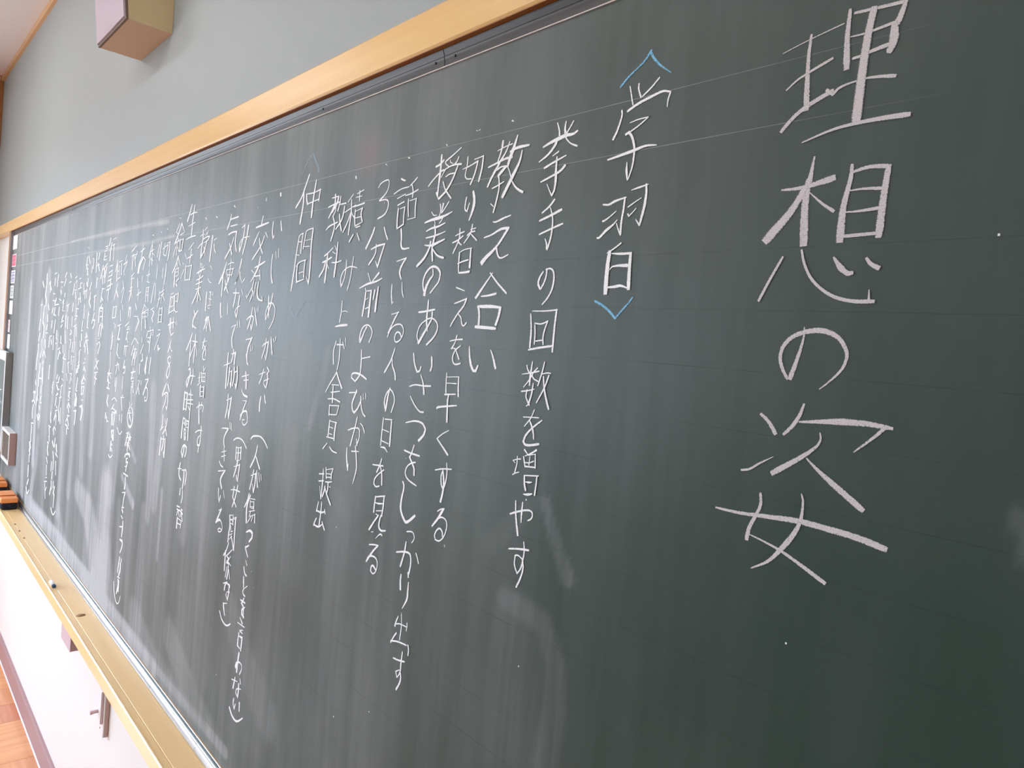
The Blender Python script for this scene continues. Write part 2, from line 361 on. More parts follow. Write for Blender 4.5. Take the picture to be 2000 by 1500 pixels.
GX, GZ = np.meshgrid(gx, gz); dust = np.zeros_like(GX)
for ln in SMEARS.strip().split('\n'):
    a, code = ln.split(',', 1); a = float(a); ws, ps = code.split(':'); W = [float(q)/1e4 for q in ws.split()]; v = [float(q)/1e4 for q in ps.split()]
    P = [(v[i], v[i+1]+EYE) for i in range(0, len(v), 2)]; n = len(P); best = np.full_like(GX, 9.0)
    for i in range(n-1):
        (xa, za), (xb, zb) = P[i], P[i+1]; L2 = (xb-xa)**2+(zb-za)**2
        t = np.clip(((GX-xa)*(xb-xa)+(GZ-za)*(zb-za))/L2, 0, 1); d = np.hypot(GX-xa-t*(xb-xa), GZ-za-t*(zb-za))
        f = (i+t)/(n-1); hw = (W[0]+(W[-1]-W[0])*f)/2; side = (GX-xa)*(zb-za)-(GZ-za)*(xb-xa)
        best = np.minimum(best, d/hw)
    q = np.clip((1.0-best)/.55, 0, 1); q = q*q*(3-2*q)
    dust = dust + (1-dust)*q*a
me = bpy.data.meshes.new('writing_surface')
vs = np.stack([GX.ravel(), np.zeros(GX.size), GZ.ravel()], 1); N = nx+1
i0 = (np.arange(nz_)[:, None]*N + np.arange(nx)[None]).ravel(); fcs = np.stack([i0, i0+1, i0+1+N, i0+N], 1)
vb = [(X0-.02, .018, ZB0-.004), (X1+.02, .018, ZB0-.004), (X1+.02, .018, ZB1+.004), (X0-.02, .018, ZB1+.004)]
k = len(vs); cs = [0, nx, N*nz_+nx, N*nz_]
side = [list(range(0, nx+1))[::-1]+[k, k+1], [nx+N*j for j in range(nz_+1)][::-1]+[k+1, k+2], list(range(N*nz_, N*nz_+nx+1))+[k+2, k+3], [N*j for j in range(nz_+1)]+[k+3, k], [k+3, k+2, k+1, k]]
me.from_pydata([tuple(p) for p in vs.tolist()]+vb, [], fcs.tolist()+side)
at = me.attributes.new('dust', 'FLOAT', 'POINT'); at.data.foreach_set('value', np.concatenate([dust.ravel(), np.zeros(4)]).astype(np.float32))
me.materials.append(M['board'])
surf = bpy.data.objects.new('writing_surface', me); C.objects.link(surf); surf.parent = cb; surf.matrix_parent_inverse = cb.matrix_world.inverted()
obj('side_stile', B(X0-.047, X0-.0065, -.014, YW-.001, ZB0-.0232, ZR0-.0015, .0015), M['pine_dark'], cb)
obj('side_stile', B(X1, X1+.045, -.014, YW-.001, ZB0-.0232, ZR0-.0015, .0015), M['pine_dark'], cb)
tag(obj('stile_reveal', B(X0-.0062, X0, -.0135, .0, ZB0-.0232, ZR0-.0015), M['grey_pl'], cb), 'dark strip lining the left end of the frame')
# steel map rail under the wooden rail: shallow cove with ribs, in lengths butted together
prof = [(.0, ZB1+.0002), (-.0006, ZB1+.0004), (-.0007, ZB1+.005), (-.0013, ZB1+.0095), (-.0022, ZB1+.0118), (-.0019, ZB1+.0128),
        (-.0032, ZB1+.0160), (-.0044, ZB1+.0190), (-.0048, ZB1+.0206), (0, ZB1+.0210)]
for a, b in ((X0, -3.01), (-3.0095, -.7855), (-.785, X1)):
    mr = obj('map_rail', sweep(prof, a+.0004, b-.0004), M['rail_metal'], cb)
for x in (-.805, -.763, -1.119, -2.99, -3.03):
    sc_ = obj('screw', cyl(bmesh.new(), (x, -.0016, EYE+.3700), .0016, .0012, 'Y', 10), M['dark'], cb, True)
obj('edging', B(X0, X1, -.0017, 0, ZB1-.0014, ZB1-.0001), M['edge'], cb)
# aluminium channel along the foot of the board
ap = [(0, ZB0), (-.0012, ZB0+.0008), (-.0020, ZB0-.0010), (-.0024, ZB0-.0065), (-.0050, ZB0-.0085), (-.0054, ZB0-.0120), (-.0042, ZB0-.0135), (-.0060, ZB0-.0170),
      (-.0096, ZB0-.0190), (-.0100, ZB0-.0235), (0, ZB0-.0238)]
for a, b in ((X0, -3.3), (-3.2985, -1.767), (-1.7655, -1.456), (-1.4545, X1)):
    obj('bottom_channel', sweep(ap, a, b), M['alu'], cb)
obj('channel_gap', B(X0, X1, -.0036, -.0021, ZB0-.0068, ZB0-.0022), M['gap'], cb)
obj('channel_edging', B(X0, X1, -.0016, 0, ZB0+.0010, ZB0+.0024), M['trim'], cb)

# ---- chalk writing: every character a thin ribbon of chalk on the board, coordinates in tenths of a millimetre on the board
def smooth(P):
    out = [P[0]]; n = len(P)
    for i in range(n-1):
        p1, p2 = P[i], P[i+1]
        def corner(k):
            if k <= 0 or k >= n-1: return True
            a = P[k]-P[k-1]; b = P[k+1]-P[k]
            return a.length < 1e-9 or b.length < 1e-9 or a.angle(b) > 1.15
        L = (p2-p1).length
        t1 = (p2-p1) if corner(i) else (P[i+1]-P[i-1]).normalized()*L
        t2 = (p2-p1) if corner(i+1) else (P[i+2]-P[i]).normalized()*L
        if n == 2: out.append(p2.copy()); continue
        for s in (.25, .5, .75, 1.0):
            h = (2*s**3-3*s*s+1)*p1 + (s**3-2*s*s+s)*t1 + (-2*s**3+3*s*s)*p2 + (s**3-s*s)*t2
            out.append(h)
    return out
def ribbon(bm, uvl, code, y, endext=.35, lim=True):
    ws, ps = code.split(':'); W = [float(v)/1e4 for v in ws.split()]; v = [float(q)/1e4 for q in ps.split()]
    P = [Vector((v[i], v[i+1])) for i in range(0, len(v), 2)]
    P = [P[0]] + [p for k, p in enumerate(P[1:]) if (p-P[k]).length > 1e-5]
    if len(P) < 2: P.append(P[0] + Vector((0, -.002)))
    d0 = (P[0]-P[1]).normalized(); d1 = (P[-1]-P[-2]).normalized()
    P[0] = P[0] + d0*W[0]*endext; P[-1] = P[-1] + d1*W[-1]*endext
    P = smooth(P)
    S = [0.0]
    for a, b in zip(P, P[1:]): S.append(S[-1] + (b-a).length)
    T = S[-1] or 1; rows = []
    for i, p in enumerate(P):
        f = S[i]/T*(len(W)-1); k = min(int(f), len(W)-2) if len(W) > 1 else 0
        w_ = W[k] + (W[k+1]-W[k])*(f-k) if len(W) > 1 else W[0]
        if endext: w_ *= (.8 if i in (0, len(P)-1) else 1.0) 
        a = P[max(i-1, 0)]; b = P[min(i+1, len(P)-1)]; d = (b-a).normalized(); n_ = Vector((-d.y, d.x))*w_/2
        m_ = 1.0
        if 0 < i < len(P)-1:
            q = (P[i]-P[i-1]).angle(P[i+1]-P[i], 0); m_ = min(1/max(math.cos(q/2), .35), 1.5)
        l, r = p+n_*m_, p-n_*m_
        for q_ in ((l, r) if lim else ()): q_.y = min(max(q_.y, -.8425), .3600); q_.x = max(q_.x, -4.402)
        rows.append((bm.verts.new((l.x, y, EYE+l.y)), bm.verts.new((r.x, y, EYE+r.y)), S[i]/T))
    for (a, b, s), (c, d, s2) in zip(rows, rows[1:]):
        try: f = bm.faces.new((a, b, d, c))
        except ValueError: continue
        for lp, uv in zip(f.loops, ((0, s), (1, s), (1, s2), (0, s2))): lp[uvl].uv = uv
def writing(lines, parent, y=-.00045, dx=0.0):
    for k, ln in enumerate(lines.strip().split('\n')):
        f = ln.split('|'); col, ch = f[0].split(',')
        bm = bmesh.new(); uvl = bm.loops.layers.uv.new('uv')
        for i, code in enumerate(f[1:]): ribbon(bm, uvl, code, y - .00004*i)
        name = 'chalk_dot' if ch == '点' else 'chalk_bracket' if col == 'b' else 'chalk_character'
        xm = sum(v.co.x for v in bm.verts)/max(1, len(bm.verts))
        o = obj(name, bm, (M['chalk_t'] if col in ('title',) else M['chalk_w']) if col != 'b' else (M['chalk_b'] if xm > -.6 else M['chalk_f']), parent)
        if col == 'b': o['label'] = 'blue chalk angle bracket' if xm > -.6 else 'faded blue chalk angle bracket'
        elif col == 'title': o['label'] = 'large white chalk character of the title'
INK = """title,理|8 11:-3105 2623 -2889 2678 -2626 2732|23 38 56:-2877 2711 -2882 2541 -2857 2136|15 27:-3040 2316 -2940 2386 -2688 2483|34 40:-3046 1987 -2957 2082 -2847 2154 -2661 2231|31 12 33:-2702 2244 -2654 2203 -2600 2246 -2435 2272 -2325 2266 -2209 2246|28 58:-2587 2822 -2588 2631 -2569 2389|24 30:-2547 2788 -2402 2780 -2189 2769|32 56:-2188 2765 -2224 2645 -2242 2621|43 71 48:-2250 2630 -2244 2504 -2265 2437|12 28:-2559 2614 -2457 2612 -2258 2636|21 37:-2525 2444 -2469 2449 -2397 2465 -2280 2485|56 77:-2409 2778 -2429 2627 -2442 2405 -2448 2180 -2450 1961|13 44:-2857 1868 -2635 1927 -2460 1947 -2277 1952 -2084 1947
title,想|17 60:-2745 1739 -2764 1555|51 75:-2774 1556 -2781 1373 -2759 1071|17 58:-2988 1509 -2842 1508 -2695 1531 -2579 1557|46 90:-2792 1510 -2890 1334 -3077 1117|4 32:-2790 1498 -2735 1449 -2637 1364 -2551 1305|27 70:-2445 1637 -2445 1534 -2476 1330 -2476 1083|24 37:-2428 1585 -2312 1608 -2174 1594|44 62:-2180 1583 -2190 1408 -2196 1101|8 30:-2469 1444 -2346 1450 -2214 1440|9 34:-2487 1288 -2373 1286 -2182 1300|35 34:-2451 1105 -2222 1114|23 28:-2919 965 -3004 798 -3088 618|20 34:-2766 1015 -2732 906 -2652 776 -2504 665 -2345 619 -2183 617|29 11:-2213 624 -2219 699|18 51 31:-2504 947 -2449 874 -2390 826 -2357 829|24 42:-2261 932 -2227 890 -2174 862
title,の|12 47:-2679 409 -2676 329 -2708 166 -2750 9|27 45 10:-2774 2 -2827 84 -2852 173 -2830 264 -2753 341 -2625 385 -2513 387 -2406 341 -2339 252 -2329 191 -2357 104 -2432 13 -2507 -57
title,姿|26 39:-2964 -307 -2910 -343 -2855 -402 -2826 -443|20 37 25:-2615 -188 -2642 -280 -2690 -367 -2754 -441|16 55 29:-2636 -327 -2484 -306 -2292 -283 -2108 -276 -1959 -286|32 11:-1998 -280 -2070 -364 -2201 -494|12 39 52:-2465 -391 -2456 -445 -2493 -510 -2612 -614 -2810 -760|20 21 6:-3084 -787 -3016 -768 -2932 -706 -2820 -633|12 49 50:-2548 -599 -2512 -629 -2416 -699 -2258 -800 -2099 -900
title,女|19 47 53:-3284 -1147 -3076 -1144 -2813 -1118 -2559 -1095 -2317 -1101 -2105 -1113 -1916 -1143|25 40:-2895 -947 -2885 -1038 -2919 -1138 -2962 -1242 -2974 -1338|13 48 12:-2558 -882 -2539 -938 -2543 -1084 -2588 -1208 -2681 -1354 -2773 -1471 -2906 -1563|11 26 38:-2950 -1298 -2825 -1322 -2681 -1358 -2523 -1417 -2311 -1507
b,<>|33 20 29:-4470 2984 -4540 2903 -4629 2848 -4721 2791 -4812 2716|32 24 10:-4471 2967 -4423 2898 -4350 2824 -4213 2722
h,学|14 18:-4691 2696 -4664 2608 -4632 2507|19 20:-4581 2696 -4579 2649 -4542 2560|19 19:-4341 2702 -4420 2633 -4524 2565|29 30 19:-4690 2456 -4550 2509 -4409 2542 -4284 2565 -4198 2542|23 11:-4197 2536 -4214 2477 -4217 2410|19 30:-4765 2476 -4756 2430 -4774 2355 -4803 2276 -4842 2207|10 15:-4645 2335 -4546 2350 -4429 2352|15 18:-4428 2350 -4524 2294 -4630 2247|29 26 16:-4681 2229 -4645 2244 -4600 2189 -4563 2095 -4557 2047 -4557 1988 -4565 1901 -4600 1787|15 30 11:-4610 1779 -4629 1868 -4635 1952|20 36 14:-4885 2010 -4734 2031 -4569 2055 -4424 2080 -4297 2068
h,習|18 30 13:-4894 1568 -4817 1561 -4741 1587 -4605 1613|23 27:-4620 1611 -4624 1492 -4636 1374 -4633 1254|20 11:-4632 1251 -4666 1304 -4697 1367|23 11:-4877 1401 -4853 1405 -4778 1445 -4713 1488|22 34 11:-4929 1238 -4905 1237 -4824 1303 -4743 1352 -4690 1399|10 22 12:-4544 1675 -4464 1689 -4350 1709|22 34 27:-4372 1711 -4362 1632 -4369 1511 -4406 1334|25 28 13:-4408 1328 -4456 1384|10 17:-4415 1588 -4492 1552 -4566 1514|10 17:-4466 1493 -4509 1453 -4547 1424 -4561 1446|18 18 8:-4611 1168 -4683 1124 -4779 1077|48 60:-4745 1087 -4755 948 -4750 686|11 27 24:-4715 1071 -4597 1063 -4484 1064|34 49:-4476 1064 -4476 940 -4464 727|9 41:-4723 911 -4691 940 -4591 949 -4507 947|19 33 12:-4744 735 -4635 743 -4559 751 -4464 724
b,<>|31 29:-4877 600 -4787 564 -4683 504 -4596 433|22 25 18:-4596 433 -4528 507 -4460 573 -4405 638
a,挙|15 28:-5659 2512 -5619 2425 -5609 2347|17 36:-5528 2504 -5535 2434 -5522 2379|18 24:-5417 2490 -5461 2428 -5506 2376|21 52 23:-5847 2280 -5745 2311 -5639 2333 -5514 2355 -5409 2353 -5346 2376|40 20:-5648 2315 -5659 2279 -5752 2192 -5889 2126|21 16 25:-5518 2348 -5486 2305 -5428 2258 -5335 2218|26 15:-5600 2197 -5682 2163|32 18:-5794 2047 -5630 2099 -5481 2139|23 27 35:-5830 1900 -5654 1948 -5540 1988 -5483 2033|20 39 23:-5614 2142 -5612 2005 -5602 1889 -5611 1790 -5642 1732|18 11:-5642 1732 -5689 1799 -5731 1865
a,手|29 22:-5597 1686 -5665 1619 -5768 1558|25 36:-5796 1474 -5620 1523 -5480 1568|22 25:-5783 1324 -5617 1372 -5440 1417|14 24 29:-5648 1609 -5601 1501 -5590 1378 -5603 1263 -5638 1157|32 12:-5644 1161 -5657 1220 -5686 1272
a,の|22 23:-5615 944 -5616 862 -5649 778 -5687 727|30 28 21:-5693 731 -5728 786 -5714 849 -5667 914|18 27 20:-5625 936 -5561 946 -5513 914 -5492 837 -5509 723 -5563 630 -5636 560
a,回|12 19:-5777 486 -5591 489 -5398 504|28 30:-5408 504 -5416 320 -5415 60|23 29:-5801 450 -5771 269 -5769 87|24 27:-5783 59 -5594 93 -5433 117|16 18:-5725 353 -5617 349 -5522 382|22 22:-5527 378 -5563 277 -5575 199 -5564 129|20 20:-5719 334 -5703 232 -5700 126|17 20:-5682 159 -5572 175
a,数|17 21:-5789 -113 -5764 -166 -5712 -210|16 32 23:-5703 -67 -5713 -162 -5719 -242 -5719 -329|10 22:-5851 -217 -5726 -195 -5588 -164|19 14:-5615 -131 -5670 -182 -5717 -257 -5808 -357|16 18:-5689 -215 -5661 -252 -5590 -274|18 14:-5837 -408 -5734 -390 -5635 -364|20 27:-5659 -307 -5672 -427 -5708 -541|21 19:-5747 -383 -5754 -459 -5725 -504 -5690 -547|16 18:-5734 -560 -5692 -532|19 22:-5513 -61 -5537 -172 -5584 -320|14 14:-5534 -191 -5460 -173 -5405 -173|23 18:-5429 -198 -5482 -337 -5582 -507|20 31:-5509 -216 -5482 -337 -5432 -464 -5388 -551
a,を|12 14:-5770 -686 -5650 -675 -5527 -665|17 17:-5605 -586 -5649 -682 -5739 -785|19 29 17:-5668 -708 -5620 -773 -5587 -847 -5576 -904|19 29 29:-5474 -687 -5612 -788 -5703 -880 -5733 -956 -5701 -983 -5621 -978 -5490 -946
a,増|16 20:-5807 -1132 -5804 -1216 -5827 -1313|11 16:-5874 -1188 -5805 -1164 -5750 -1152|14 12:-5867 -1188 -5835 -1209|17 11:-5858 -1345 -5808 -1318 -5757 -1300|30 14:-5698 -1042 -5634 -1091|26 11:-5514 -1015 -5576 -1054 -5684 -1107|14 14:-5634 -1091 -5525 -1061|20 24:-5525 -1061 -5508 -1207|21 17:-5703 -1119 -5669 -1220 -5506 -1203|18 18:-5604 -1102 -5609 -1194|13 17:-5680 -1178 -5606 -1169 -5542 -1142|14 17:-5667 -1319 -5554 -1302 -5445 -1284|23 32:-5661 -1322 -5649 -1411 -5623 -1474|20 24:-5466 -1289 -5469 -1391 -5477 -1499|9 25 9:-5635 -1385 -5578 -1380 -5534 -1369|12 31 19:-5651 -1525 -5583 -1515 -5517 -1495
a,や|24 23 18:-5838 -1786 -5719 -1734 -5575 -1686 -5506 -1686 -5485 -1721 -5501 -1764 -5549 -1795|18 28 16:-5653 -1616 -5656 -1728 -5652 -1839|19 35:-5767 -1624 -5741 -1796 -5685 -1987
a,す|20 27:-5809 -2175 -5687 -2143 -5495 -2108|16 24 17:-5579 -2040 -5560 -2135 -5569 -2241 -5591 -2335 -5640 -2409|21 17:-5640 -2405 -5693 -2323 -5695 -2219 -5649 -2207 -5582 -2228|21 27:-5576 -2234 -5553 -2316 -5578 -2435 -5632 -2555
d,点|24 17:-6411 2670 -6387 2659
d,点|12 10:-7066 2666 -7040 2660|16 14:-7009 2659 -6994 2665
bb,教|37 22:-6541 2454 -6553 2357 -6605 2223|12 18:-6623 2355 -6499 2382 -6370 2399|18 28 40:-6418 2431 -6466 2328 -6576 2202 -6607 2148|21 26 34:-6769 2181 -6604 2214 -6455 2244 -6355 2246|21 59 39:-6289 2482 -6334 2357 -6391 2235 -6417 2148|26 17:-6598 2130 -6531 2155 -6430 2154|44 30:-6619 2141 -6697 2041 -6751 1950|34 47 21:-6442 2147 -6511 2102 -6569 2059 -6550 2015|23 30:-6550 2015 -6536 1914 -6558 1791 -6601 1636|16 18:-6611 1704 -6661 1738|19 18:-6660 1919 -6566 1942 -6458 1976|27 40 29:-6389 2312 -6270 2339 -6079 2339|20 56 51:-6186 2295 -6212 2178 -6292 2050 -6374 1929 -6457 1802|15 20 36:-6417 2148 -6369 2076 -6318 1972 -6232 1881 -6116 1820
c,切|23 16:-7187 2363 -7191 2240 -7212 2137 -7170 2093 -7084 2085|15 21:-7268 2224 -7135 2246 -6980 2286|26 32:-6980 2286 -7022 2140 -7089 2018|13 15:-7053 2314 -6965 2323 -6878 2335|25 37:-6882 2333 -6891 2184 -6932 2039
c,り|27 23:-7144 1862 -7160 1771 -7152 1713 -7110 1692|32 23:-7110 1692 -7077 1785|39 57 26:-7019 1919 -6982 1807 -7001 1695 -7054 1578
bb,え|17 26 16:-6593 1523 -6541 1517 -6417 1549 -6289 1574|17 38:-6734 1344 -6598 1370 -6438 1427 -6307 1430|42 33:-6307 1430 -6409 1309 -6476 1238|31 70:-6476 1238 -6558 1174 -6667 1103 -6732 1046|29 17:-6486 1213 -6463 1145 -6418 1094 -6355 1095 -6271 1125
bb,合|16 46:-6516 921 -6625 805 -6789 630|20 28:-6562 922 -6416 802 -6242 681|19 33:-6689 645 -6551 656 -6424 677|39 46 29:-6733 523 -6507 526 -6313 516|37 41:-6723 521 -6696 423 -6690 286|44 42:-6323 514 -6340 414 -6378 317|43 42 37:-6744 280 -6582 277 -6378 271
bb,い|19 44 31:-6831 38 -6798 -117 -6725 -241 -6670 -246 -6638 -183|16 31 41:-6427 18 -6378 -55 -6315 -184
c,替|24 26:-7224 1484 -7224 1355 -7325 1186|14 21:-7304 1400 -7227 1422 -7129 1442|20 24:-7351 1317 -7259 1339 -7150 1390|19 21:-7236 1338 -7210 1305 -7163 1281|23 23:-6977 1519 -6998 1421 -7115 1300|15 20:-7004 1460 -6908 1471|18 20:-7064 1390 -6999 1425 -6916 1433|16 25:-6988 1403 -6934 1365 -6870 1322|16 14:-7172 1193 -7083 1220 -6946 1231|25 40:-6964 1227 -6962 1114 -6959 1001|29 19:-7185 1184 -7183 1069 -7170 944 -7142 930|17 22:-7202 1050 -7090 1075 -7000 1089|23 36:-7164 935 -7057 937 -6959 946
c,え|25 18:-7189 753 -7024 713|19 21:-7204 554 -7064 589 -6961 618|30 30:-6968 616 -7012 528 -7101 447|28 24:-7105 441 -7193 341 -7242 272|20 22 25:-7102 423 -7045 380 -7013 302 -6975 285 -6930 322
c,を|13 22:-7230 84 -7100 108 -6979 118|21 23:-7094 162 -7124 67 -7186 -8|14 29:-7186 -8 -7114 -4 -7053 -72 -7016 -127|21 23 24:-7004 37 -7096 -21 -7143 -104 -7117 -183 -7057 -196 -6980 -177
c,早|18 27:-7234 -317 -7232 -435 -7216 -578|13 14:-7217 -366 -6978 -343|23 31:-6985 -346 -6978 -465 -6961 -582|13 19:-7228 -443 -7023 -432|27 21:-7237 -589 -7019 -562|26 30:-7159 -590 -7163 -680 -7151 -868|32 21:-7377 -778 -7349 -761 -6977 -699|30 37:-7169 -642 -7157 -776 -7144 -919
c,く|15 19:-7091 -1024 -7210 -1082 -7321 -1157|22 34:-7321 -1157 -7203 -1235 -7070 -1326
c,す|18 21:-7301 -1558 -7162 -1519 -6972 -1489|18 30:-7077 -1431 -7053 -1544 -7065 -1663 -7092 -1741|28 21:-7112 -1758 -7149 -1707 -7165 -1601 -7137 -1532|30 42:-7136 -1541 -7098 -1697 -7104 -1807 -7132 -1926
c,る|17 18:-7178 -2060 -7108 -2017 -7043 -1998|45 29:-7064 -2012 -7151 -2140 -7263 -2268|22 20 27:-7178 -2165 -7094 -2118 -7018 -2119 -6968 -2161 -6969 -2251 -7014 -2352 -7095 -2418 -7171 -2420 -7194 -2370 -7158 -2297 -7103 -2261 -7046 -2288 -7031 -2343|14 12:-6979 -2438 -6966 -2457
.,点|26 18:-7660 2585 -7643 2571
.,点|25 19:-8526 2539 -8493 2532
.,点|18 9:-9101 2530 -9065 2507
d,授|35 45 26:-7746 2465 -7745 2295 -7757 2113 -7766 1957|39 21:-7793 1983 -7743 1908|29 31:-7852 2329 -7768 2349 -7689 2393|23 25:-7986 2092 -7899 2157 -7738 2248 -7679 2268|26 19:-7640 2373 -7504 2426 -7337 2500|22 19:-7647 2365 -7635 2336 -7577 2302|17 12:-7544 2373 -7537 2345 -7489 2325|21 26:-7373 2390 -7402 2340 -7470 2296|18 29:-7685 2255 -7530 2295 -7412 2301 -7308 2292|27 18:-7640 2263 -7712 2176|30 36:-7378 2275 -7460 2124 -7577 1992 -7727 1902|20 20:-7611 2171 -7531 2195 -7411 2194|21 28:-7659 2111 -7603 2013 -7541 1952 -7463 1885
d,業|24 22:-7685 1829 -7665 1745 -7687 1682|48 19:-7622 1823 -7644 1711|23 20:-7503 1844 -7562 1782 -7630 1719|16 13:-7862 1743 -7807 1697 -7743 1696|25 50 16:-7997 1613 -7823 1642 -7591 1666 -7416 1710|21 16:-7605 1658 -7630 1614 -7672 1585|20 23:-7793 1654 -7759 1586|18 35 17:-7947 1497 -7838 1527 -7682 1544 -7540 1580|18 28 12:-7942 1410 -7790 1422 -7636 1445 -7524 1469|27 45 34:-7768 1566 -7737 1462 -7762 1362 -7780 1270 -7748 1106|15 43 21:-7957 1318 -7809 1304 -7656 1337 -7522 1371|33 42 45:-7825 1356 -7838 1282 -7933 1154 -8091 1046|21 33:-7781 1274 -7699 1201 -7614 1156 -7510 1134
d,の|18 43 65:-7732 998 -7713 924 -7776 860 -7843 767 -7869 668|28 35 24:-7892 711 -7925 824 -7884 936 -7798 1009 -7705 1030 -7606 995 -7558 930 -7582 829 -7651 765 -7742 687
d,あ|29 27:-7965 431 -7796 448 -7608 474|29 39 25:-7765 593 -7766 467 -7769 327 -7733 192|35 25 42:-7658 436 -7660 348 -7748 234 -7831 137|31 50:-7684 314 -7778 190 -7910 28|24 20 34:-7922 51 -7956 116 -7917 241 -7798 325 -7659 361 -7541 309 -7513 227 -7576 123 -7720 14
d,い|26 30 27:-8001 -115 -7961 -247 -7886 -355 -7830 -337 -7806 -283|38 30:-7585 -141 -7568 -256 -7590 -318
d,さ|22 21 26:-8032 -560 -7902 -528 -7720 -525 -7554 -512|18 44:-7794 -386 -7725 -493 -7689 -626|20 24 25:-7992 -690 -7878 -793 -7752 -864 -7662 -864
d,つ|17 30 45:-8048 -1052 -7835 -1002 -7669 -1011 -7587 -1075 -7615 -1154 -7716 -1244
d,を|26 29:-8027 -1422 -7853 -1437 -7670 -1440|24 36:-7807 -1320 -7853 -1437 -7888 -1491 -7817 -1565 -7767 -1623 -7754 -1706|23 25 24:-7746 -1538 -7850 -1571 -7941 -1645 -7955 -1725 -7885 -1789 -7685 -1836
d,し|30 45 42:-7997 -1844 -7962 -1900 -7995 -2082 -7992 -2218 -7907 -2325 -7833 -2356 -7659 -2229
d,っ|21 17:-7807 -2475 -7684 -2450 -7631 -2494 -7637 -2543 -7676 -2591
d,か|25 31 33:-8008 -2804 -7841 -2755 -7707 -2743 -7665 -2798 -7663 -2922 -7689 -3025|41 20:-7686 -3048 -7702 -2996|29 39:-7802 -2614 -7822 -2764 -7887 -2962|19 29:-7560 -2698 -7525 -2741 -7485 -2810
d,り|30 45:-7854 -3069 -7857 -3162 -7841 -3262|23 40 15:-7670 -3120 -7669 -3240 -7674 -3347 -7762 -3497
d,出|15 26:-7773 -3562 -7746 -3713 -7759 -3917|22 34:-7837 -3632 -7883 -3731 -7893 -3779|20 18:-7897 -3756 -7798 -3717 -7629 -3702|20 19:-7624 -3647 -7616 -3678 -7625 -3753|28 23:-7846 -3860 -7904 -3935 -7958 -4028|25 24:-7961 -4005 -7795 -3959 -7594 -3934|27 25:-7559 -3921 -7538 -3966 -7539 -4048
d,す|25 26:-7871 -4208 -7742 -4193 -7610 -4161|22 32 17:-7669 -4053 -7682 -4194 -7686 -4331 -7742 -4422|25 13:-7750 -4425 -7786 -4361 -7707 -4310|28 34:-7688 -4322 -7659 -4398 -7680 -4484 -7742 -4588
.,点|50 43:-9934 2447 -9927 2430
e,話|29 23:-8659 2270 -8610 2247 -8555 2233|19 18:-8820 2074 -8646 2125 -8444 2137|21 24:-8419 2149 -8332 2197 -8265 2239|20 20:-8717 2002 -8526 2044|16 23:-8523 2024 -8368 2037 -8220 2075|23 26:-8376 2149 -8342 2073 -8343 1986|23 28:-8693 1907 -8537 1942|25 25:-8435 1967 -8426 1849 -8400 1730|15 16:-8397 1943 -8236 1957|28 24:-8244 1953 -8252 1833 -8235 1703|14 14:-8419 1688 -8232 1702|30 33:-8668 1860 -8673 1712 -8662 1582|15 17:-8622 1851 -8500 1870|29 20:-8507 1861 -8515 1739 -8508 1631 -8661 1577
e,し|42 34 22:-8560 1566 -8533 1446 -8527 1347 -8483 1296 -8326 1298
f,3|21 18 34:-9250 2211 -9190 2266 -9003 2295 -8967 2240 -9015 2124 -9191 2019|15 28 28:-9190 2014 -9036 2020 -8956 1987 -8951 1895 -9023 1810 -9199 1761
f,分|39 49:-9268 1634 -9313 1543 -9464 1347|30 28:-9003 1621 -8951 1531 -8887 1446|24 32 24:-9318 1322 -9146 1365 -8947 1386|34 42:-8955 1376 -9028 1226 -9099 1065|33 17:-9103 1065 -9162 1149|24 37:-9179 1387 -9188 1254 -9344 1103
f,前|17 25:-9349 983 -9292 903 -9269 861|45 21:-9046 976 -9134 911 -9205 860|22 38 21:-9556 759 -9339 820 -9105 854 -8947 898|22 24:-9390 758 -9361 705 -9375 663|37 49:-9361 705 -9377 547 -9408 356|23 23:-9363 715 -9223 723|44 56:-9213 720 -9224 538 -9234 350|16 15:-9362 584 -9286 616|21 20:-9342 458 -9225 486|51 43:-9114 720 -9135 606|39 55:-9024 771 -9046 601 -9058 431
f,の|28 40:-9256 197 -9315 121 -9413 -36|41 23 30:-9425 -26 -9429 64 -9366 182 -9250 223 -9144 190 -9096 109 -9160 -24
f,よ|26 25:-9324 -272 -9097 -234|29 34 34:-9349 -150 -9333 -344 -9347 -515 -9465 -621|26 32 31:-9465 -621 -9579 -577 -9566 -522 -9464 -498 -9316 -512 -9145 -563
f,び|24 23:-9606 -806 -9387 -779|40 32:-9391 -753 -9449 -855 -9496 -956 -9470 -1050 -9415 -1086 -9320 -1000 -9247 -876|28 31:-9266 -825 -9234 -959 -9166 -1066 -9099 -1100|20 20:-9200 -786 -9189 -859|20 20:-9132 -769 -9124 -846
f,か|23 23 29:-9553 -1365 -9421 -1320 -9279 -1295 -9224 -1314 -9216 -1429 -9270 -1543|41 24:-9263 -1547 -9289 -1461|27 35:-9314 -1140 -9360 -1311 -9453 -1583|19 29:-9213 -1217 -9142 -1250 -9078 -1335
f,け|30 46:-9542 -1634 -9529 -1779 -9469 -1947|29 21:-9470 -1942 -9461 -1864|28 23:-9398 -1658 -9204 -1633|29 36 19:-9301 -1569 -9250 -1731 -9223 -1897 -9291 -2123
e,て|17 19:-8601 1125 -8461 1150 -8366 1166|28 40 29:-8374 1161 -8466 1067 -8505 969 -8455 880
e,い|26 30 22:-8676 808 -8668 673 -8637 533 -8609 563|18 25:-8422 835 -8403 712 -8361 634
e,る|19 19:-8619 389 -8439 425|28 33:-8457 422 -8547 306 -8668 132|30 27:-8523 350 -8611 208 -8679 75|22 24 25:-8640 157 -8541 230 -8401 260 -8306 219 -8293 131 -8351 50 -8435 12 -8484 34 -8485 103 -8438 150 -8364 133 -8330 85
